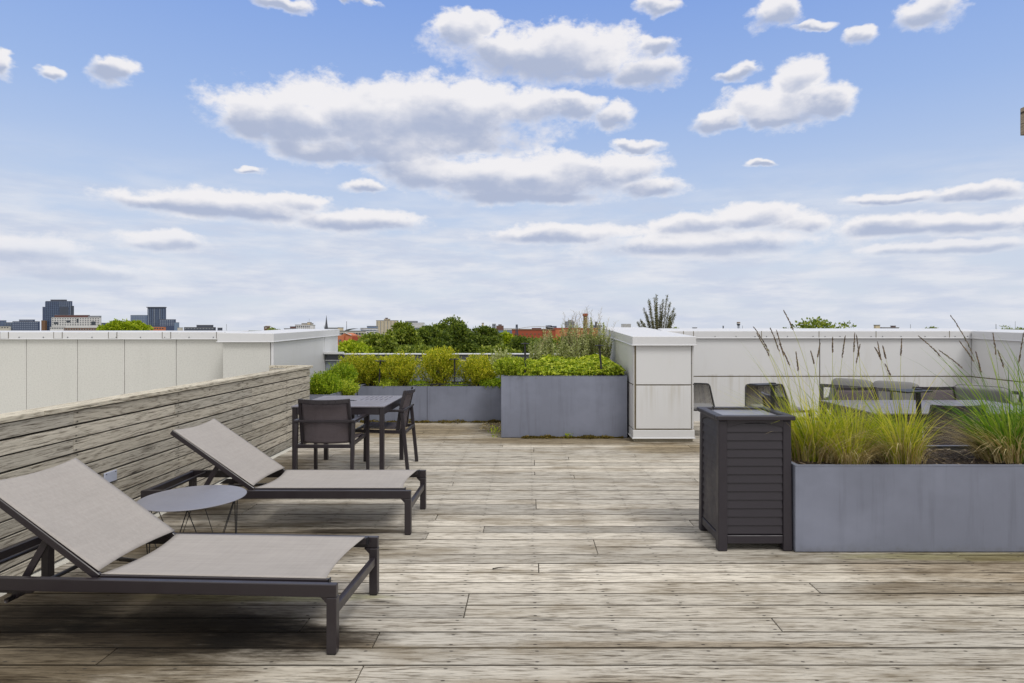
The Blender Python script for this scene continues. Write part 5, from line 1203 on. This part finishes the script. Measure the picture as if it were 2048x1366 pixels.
t = B(992.5, 1006.5, 651.8, 880, 14, 'small red brown stepped building right of the grey tower', 'brown', 1, 4, 'brick_dark'); B(996.5, 1003, 649.3, 884, 8, None, 'brown', 0, 0, parent=t)
B(989, 1030, 657.3, 1000, 30, 'far pale low block on the horizon left of the red brick building', 'offwhite', 1, 12, 'greyb', .5, .4)
B(996, 1024, 661, 700, 20, 'blue low block left of the red brick building', 'glass', 2, 8, 'window_blue', .6, .5, 2.2)
# red brick building
D = 270; k = D / FPX
t = B(1024, 1110, 660.5, D, 30, 'long red brick building with a white barrel roof behind it', 'brick', 0, 0, top='brick_dark'); o = t.location
B(1064.5, 1082, 658, D + 2, 12, None, 'brick_dark', 0, 0, parent=t, top='brown'); B(1110.3, 1196, 658, D + 1, 30, None, 'brick_orange', 0, 0, parent=t, top='brick')
g = MB(o); g.box((1086 - VX) * k, D - .2, GZ, (1087 - VX) * k, D - .02, EYE - (660.5 - VY) * k); g.build('pilaster', M['brick_dark'], t)
for i in range(10): g = MB(o); X = (1029 + i * 8.2 - VX) * k; g.cbox(X, D - .04, EYE - (668 - VY) * k, .7, .06, .55); g.build('window', M['brick_dark'], t)
D = 330; k = D / FPX
t = thing('barrel_roof_building', ((1075 - VX) * k, D, GZ), 'white shallow barrel roofed hall behind the red brick building', 'building', 'buildings on the horizon'); g = MB(t.location)
g.grid(lambda u, v: ((1036 + 78 * u - VX) * k, D + 20 * v, EYE - (657 - VY) * k + 1.15 * math.sin(math.pi * u)), 24, 2); g.build('roof', M['offwhite'], t, smooth=True, solid=.2)
g = MB(t.location); g.box((1038 - VX) * k, D + .5, GZ, (1112 - VX) * k, D + 19, EYE - (657.6 - VY) * k); g.build('wall', M['concrete_pale'], t)
for (px, w_, py) in ((1100, 4, 650.5), (1108, 6, 651.8), (1094, 2, 650.8), (1038, 1.2, 657)):
    g = MB(t.location); g.box((px - w_ - VX) * k, D + 4, EYE - (658 - VY) * k, (px + w_ - VX) * k, D + 6, EYE - (py - VY) * k); g.build('roof_unit', M['slate'], t)
mast(1033.5, 649, 270, 'small dark rooftop frame on the left end of the red brick building', .9, 'slate')
# chimney
D = 250; k = D / FPX; X = (1170.5 - VX) * k; t = thing('brick_chimney', (X, D, GZ), 'brick smokestack with a flared crown behind the silvery stems', 'chimney')
g = MB(); g.tube([(0, 0, 0), (0, 0, EYE + 26 * k - GZ)], [1.05, .78], 16); g.build('stack', M['brick_dark'], t); g = MB(); g.tube([(0, 0, EYE + 26.1 * k - GZ), (0, 0, EYE + 28 * k - GZ), (0, 0, EYE + 32 * k - GZ)], [.85, 1.08, 1.08], 16); g.build('crown', M['brick'], t)
t = B(1131, 1149, 643.5, 900, 20, 'stepped grey apartment tower left of the brick smokestack', 'greyb', 4, 5, 'slate', .5, .5, 2.6); B(1137, 1145, 640.6, 905, 10, None, 'greyb', 0, 0, parent=t)
t = B(1184, 1204, 651, 800, 20, 'grey building right of the brick smokestack', 'greyb', 3, 6, 'slate', .5, .5, 2.2); B(1190.5, 1194.5, 644, 790, 4, None, 'slate', 0, 0, parent=t)
B(1246, 1262, 648.5, 1000, 20, 'tiny white apartment block above the white pier', 'offwhite', 3, 4, 'slate', .5, .5, 2.4)
B(1388, 1394, 656, 500, 5, 'tiny grey roof vent right of the poplar', 'greyb'); B(1446, 1447.6, 652.8, 500, 1, 'tiny dark stack left of the water tower', 'slate', cat='chimney')
# water tower
D = 850; k = D / FPX; X = (1477 - VX) * k; t = thing('water_tower', (X, D, GZ), 'small water tower with a dark tank on legs, on the horizon', 'water tower')
zb_, z1, z2 = EYE + 8.5 * k - GZ, EYE + 11.5 * k - GZ, EYE + 15 * k - GZ; r_ = 3.4 * k
g = MB(); g.tube([(0, 0, zb_ - .5), (0, 0, zb_), (0, 0, z1)], [r_ * .35, r_ * .85, r_], 20); g.build('tank', M['slate'], t); g = MB(); g.tube([(0, 0, z1 + .02), (0, 0, z2 - 1.2)], [r_ * 1.0] * 2, 20); g.build('pale_band', M['offwhite'], t)
g = MB(); g.tube([(0, 0, z2 - 1.18), (0, 0, z2)], [r_ * 1.02, r_ * .92], 20); g.build('roof', M['brick_dark'], t)
for a in range(4): g = MB(); an = a * math.pi / 2 + .5; g.tube([(r_ * 1.25 * math.cos(an), r_ * 1.25 * math.sin(an), 0), (r_ * .8 * math.cos(an), r_ * .8 * math.sin(an), zb_ + .5)], .22, 4); g.build('leg', M['slate'], t)
g = MB(); g.tube([(0, 0, 0), (0, 0, zb_)], .5, 6); g.build('riser_pipe', M['slate'], t)
mast(1485, 651, 900, 'thin mast just right of the water tower', .4); mast(1992, 648, 900, 'lattice pylon above the far right corner of the wall', .9); mast(1821, 648.5, 1100, 'faint mast above the right wall', .7); mast(2030.5, 642.5, 600, 'thin pole at the far right edge', .12)
B(1751.5, 1760, 651, 420, 6, 'small tan rooftop box above the right wall', 'sand'); t = B(1764, 1798, 656, 420, 10, 'low grey roof with a red brown box above the right wall', 'greyb'); B(1785, 1791.5, 652.6, 424, 4, None, 'brown', 0, 0, parent=t)
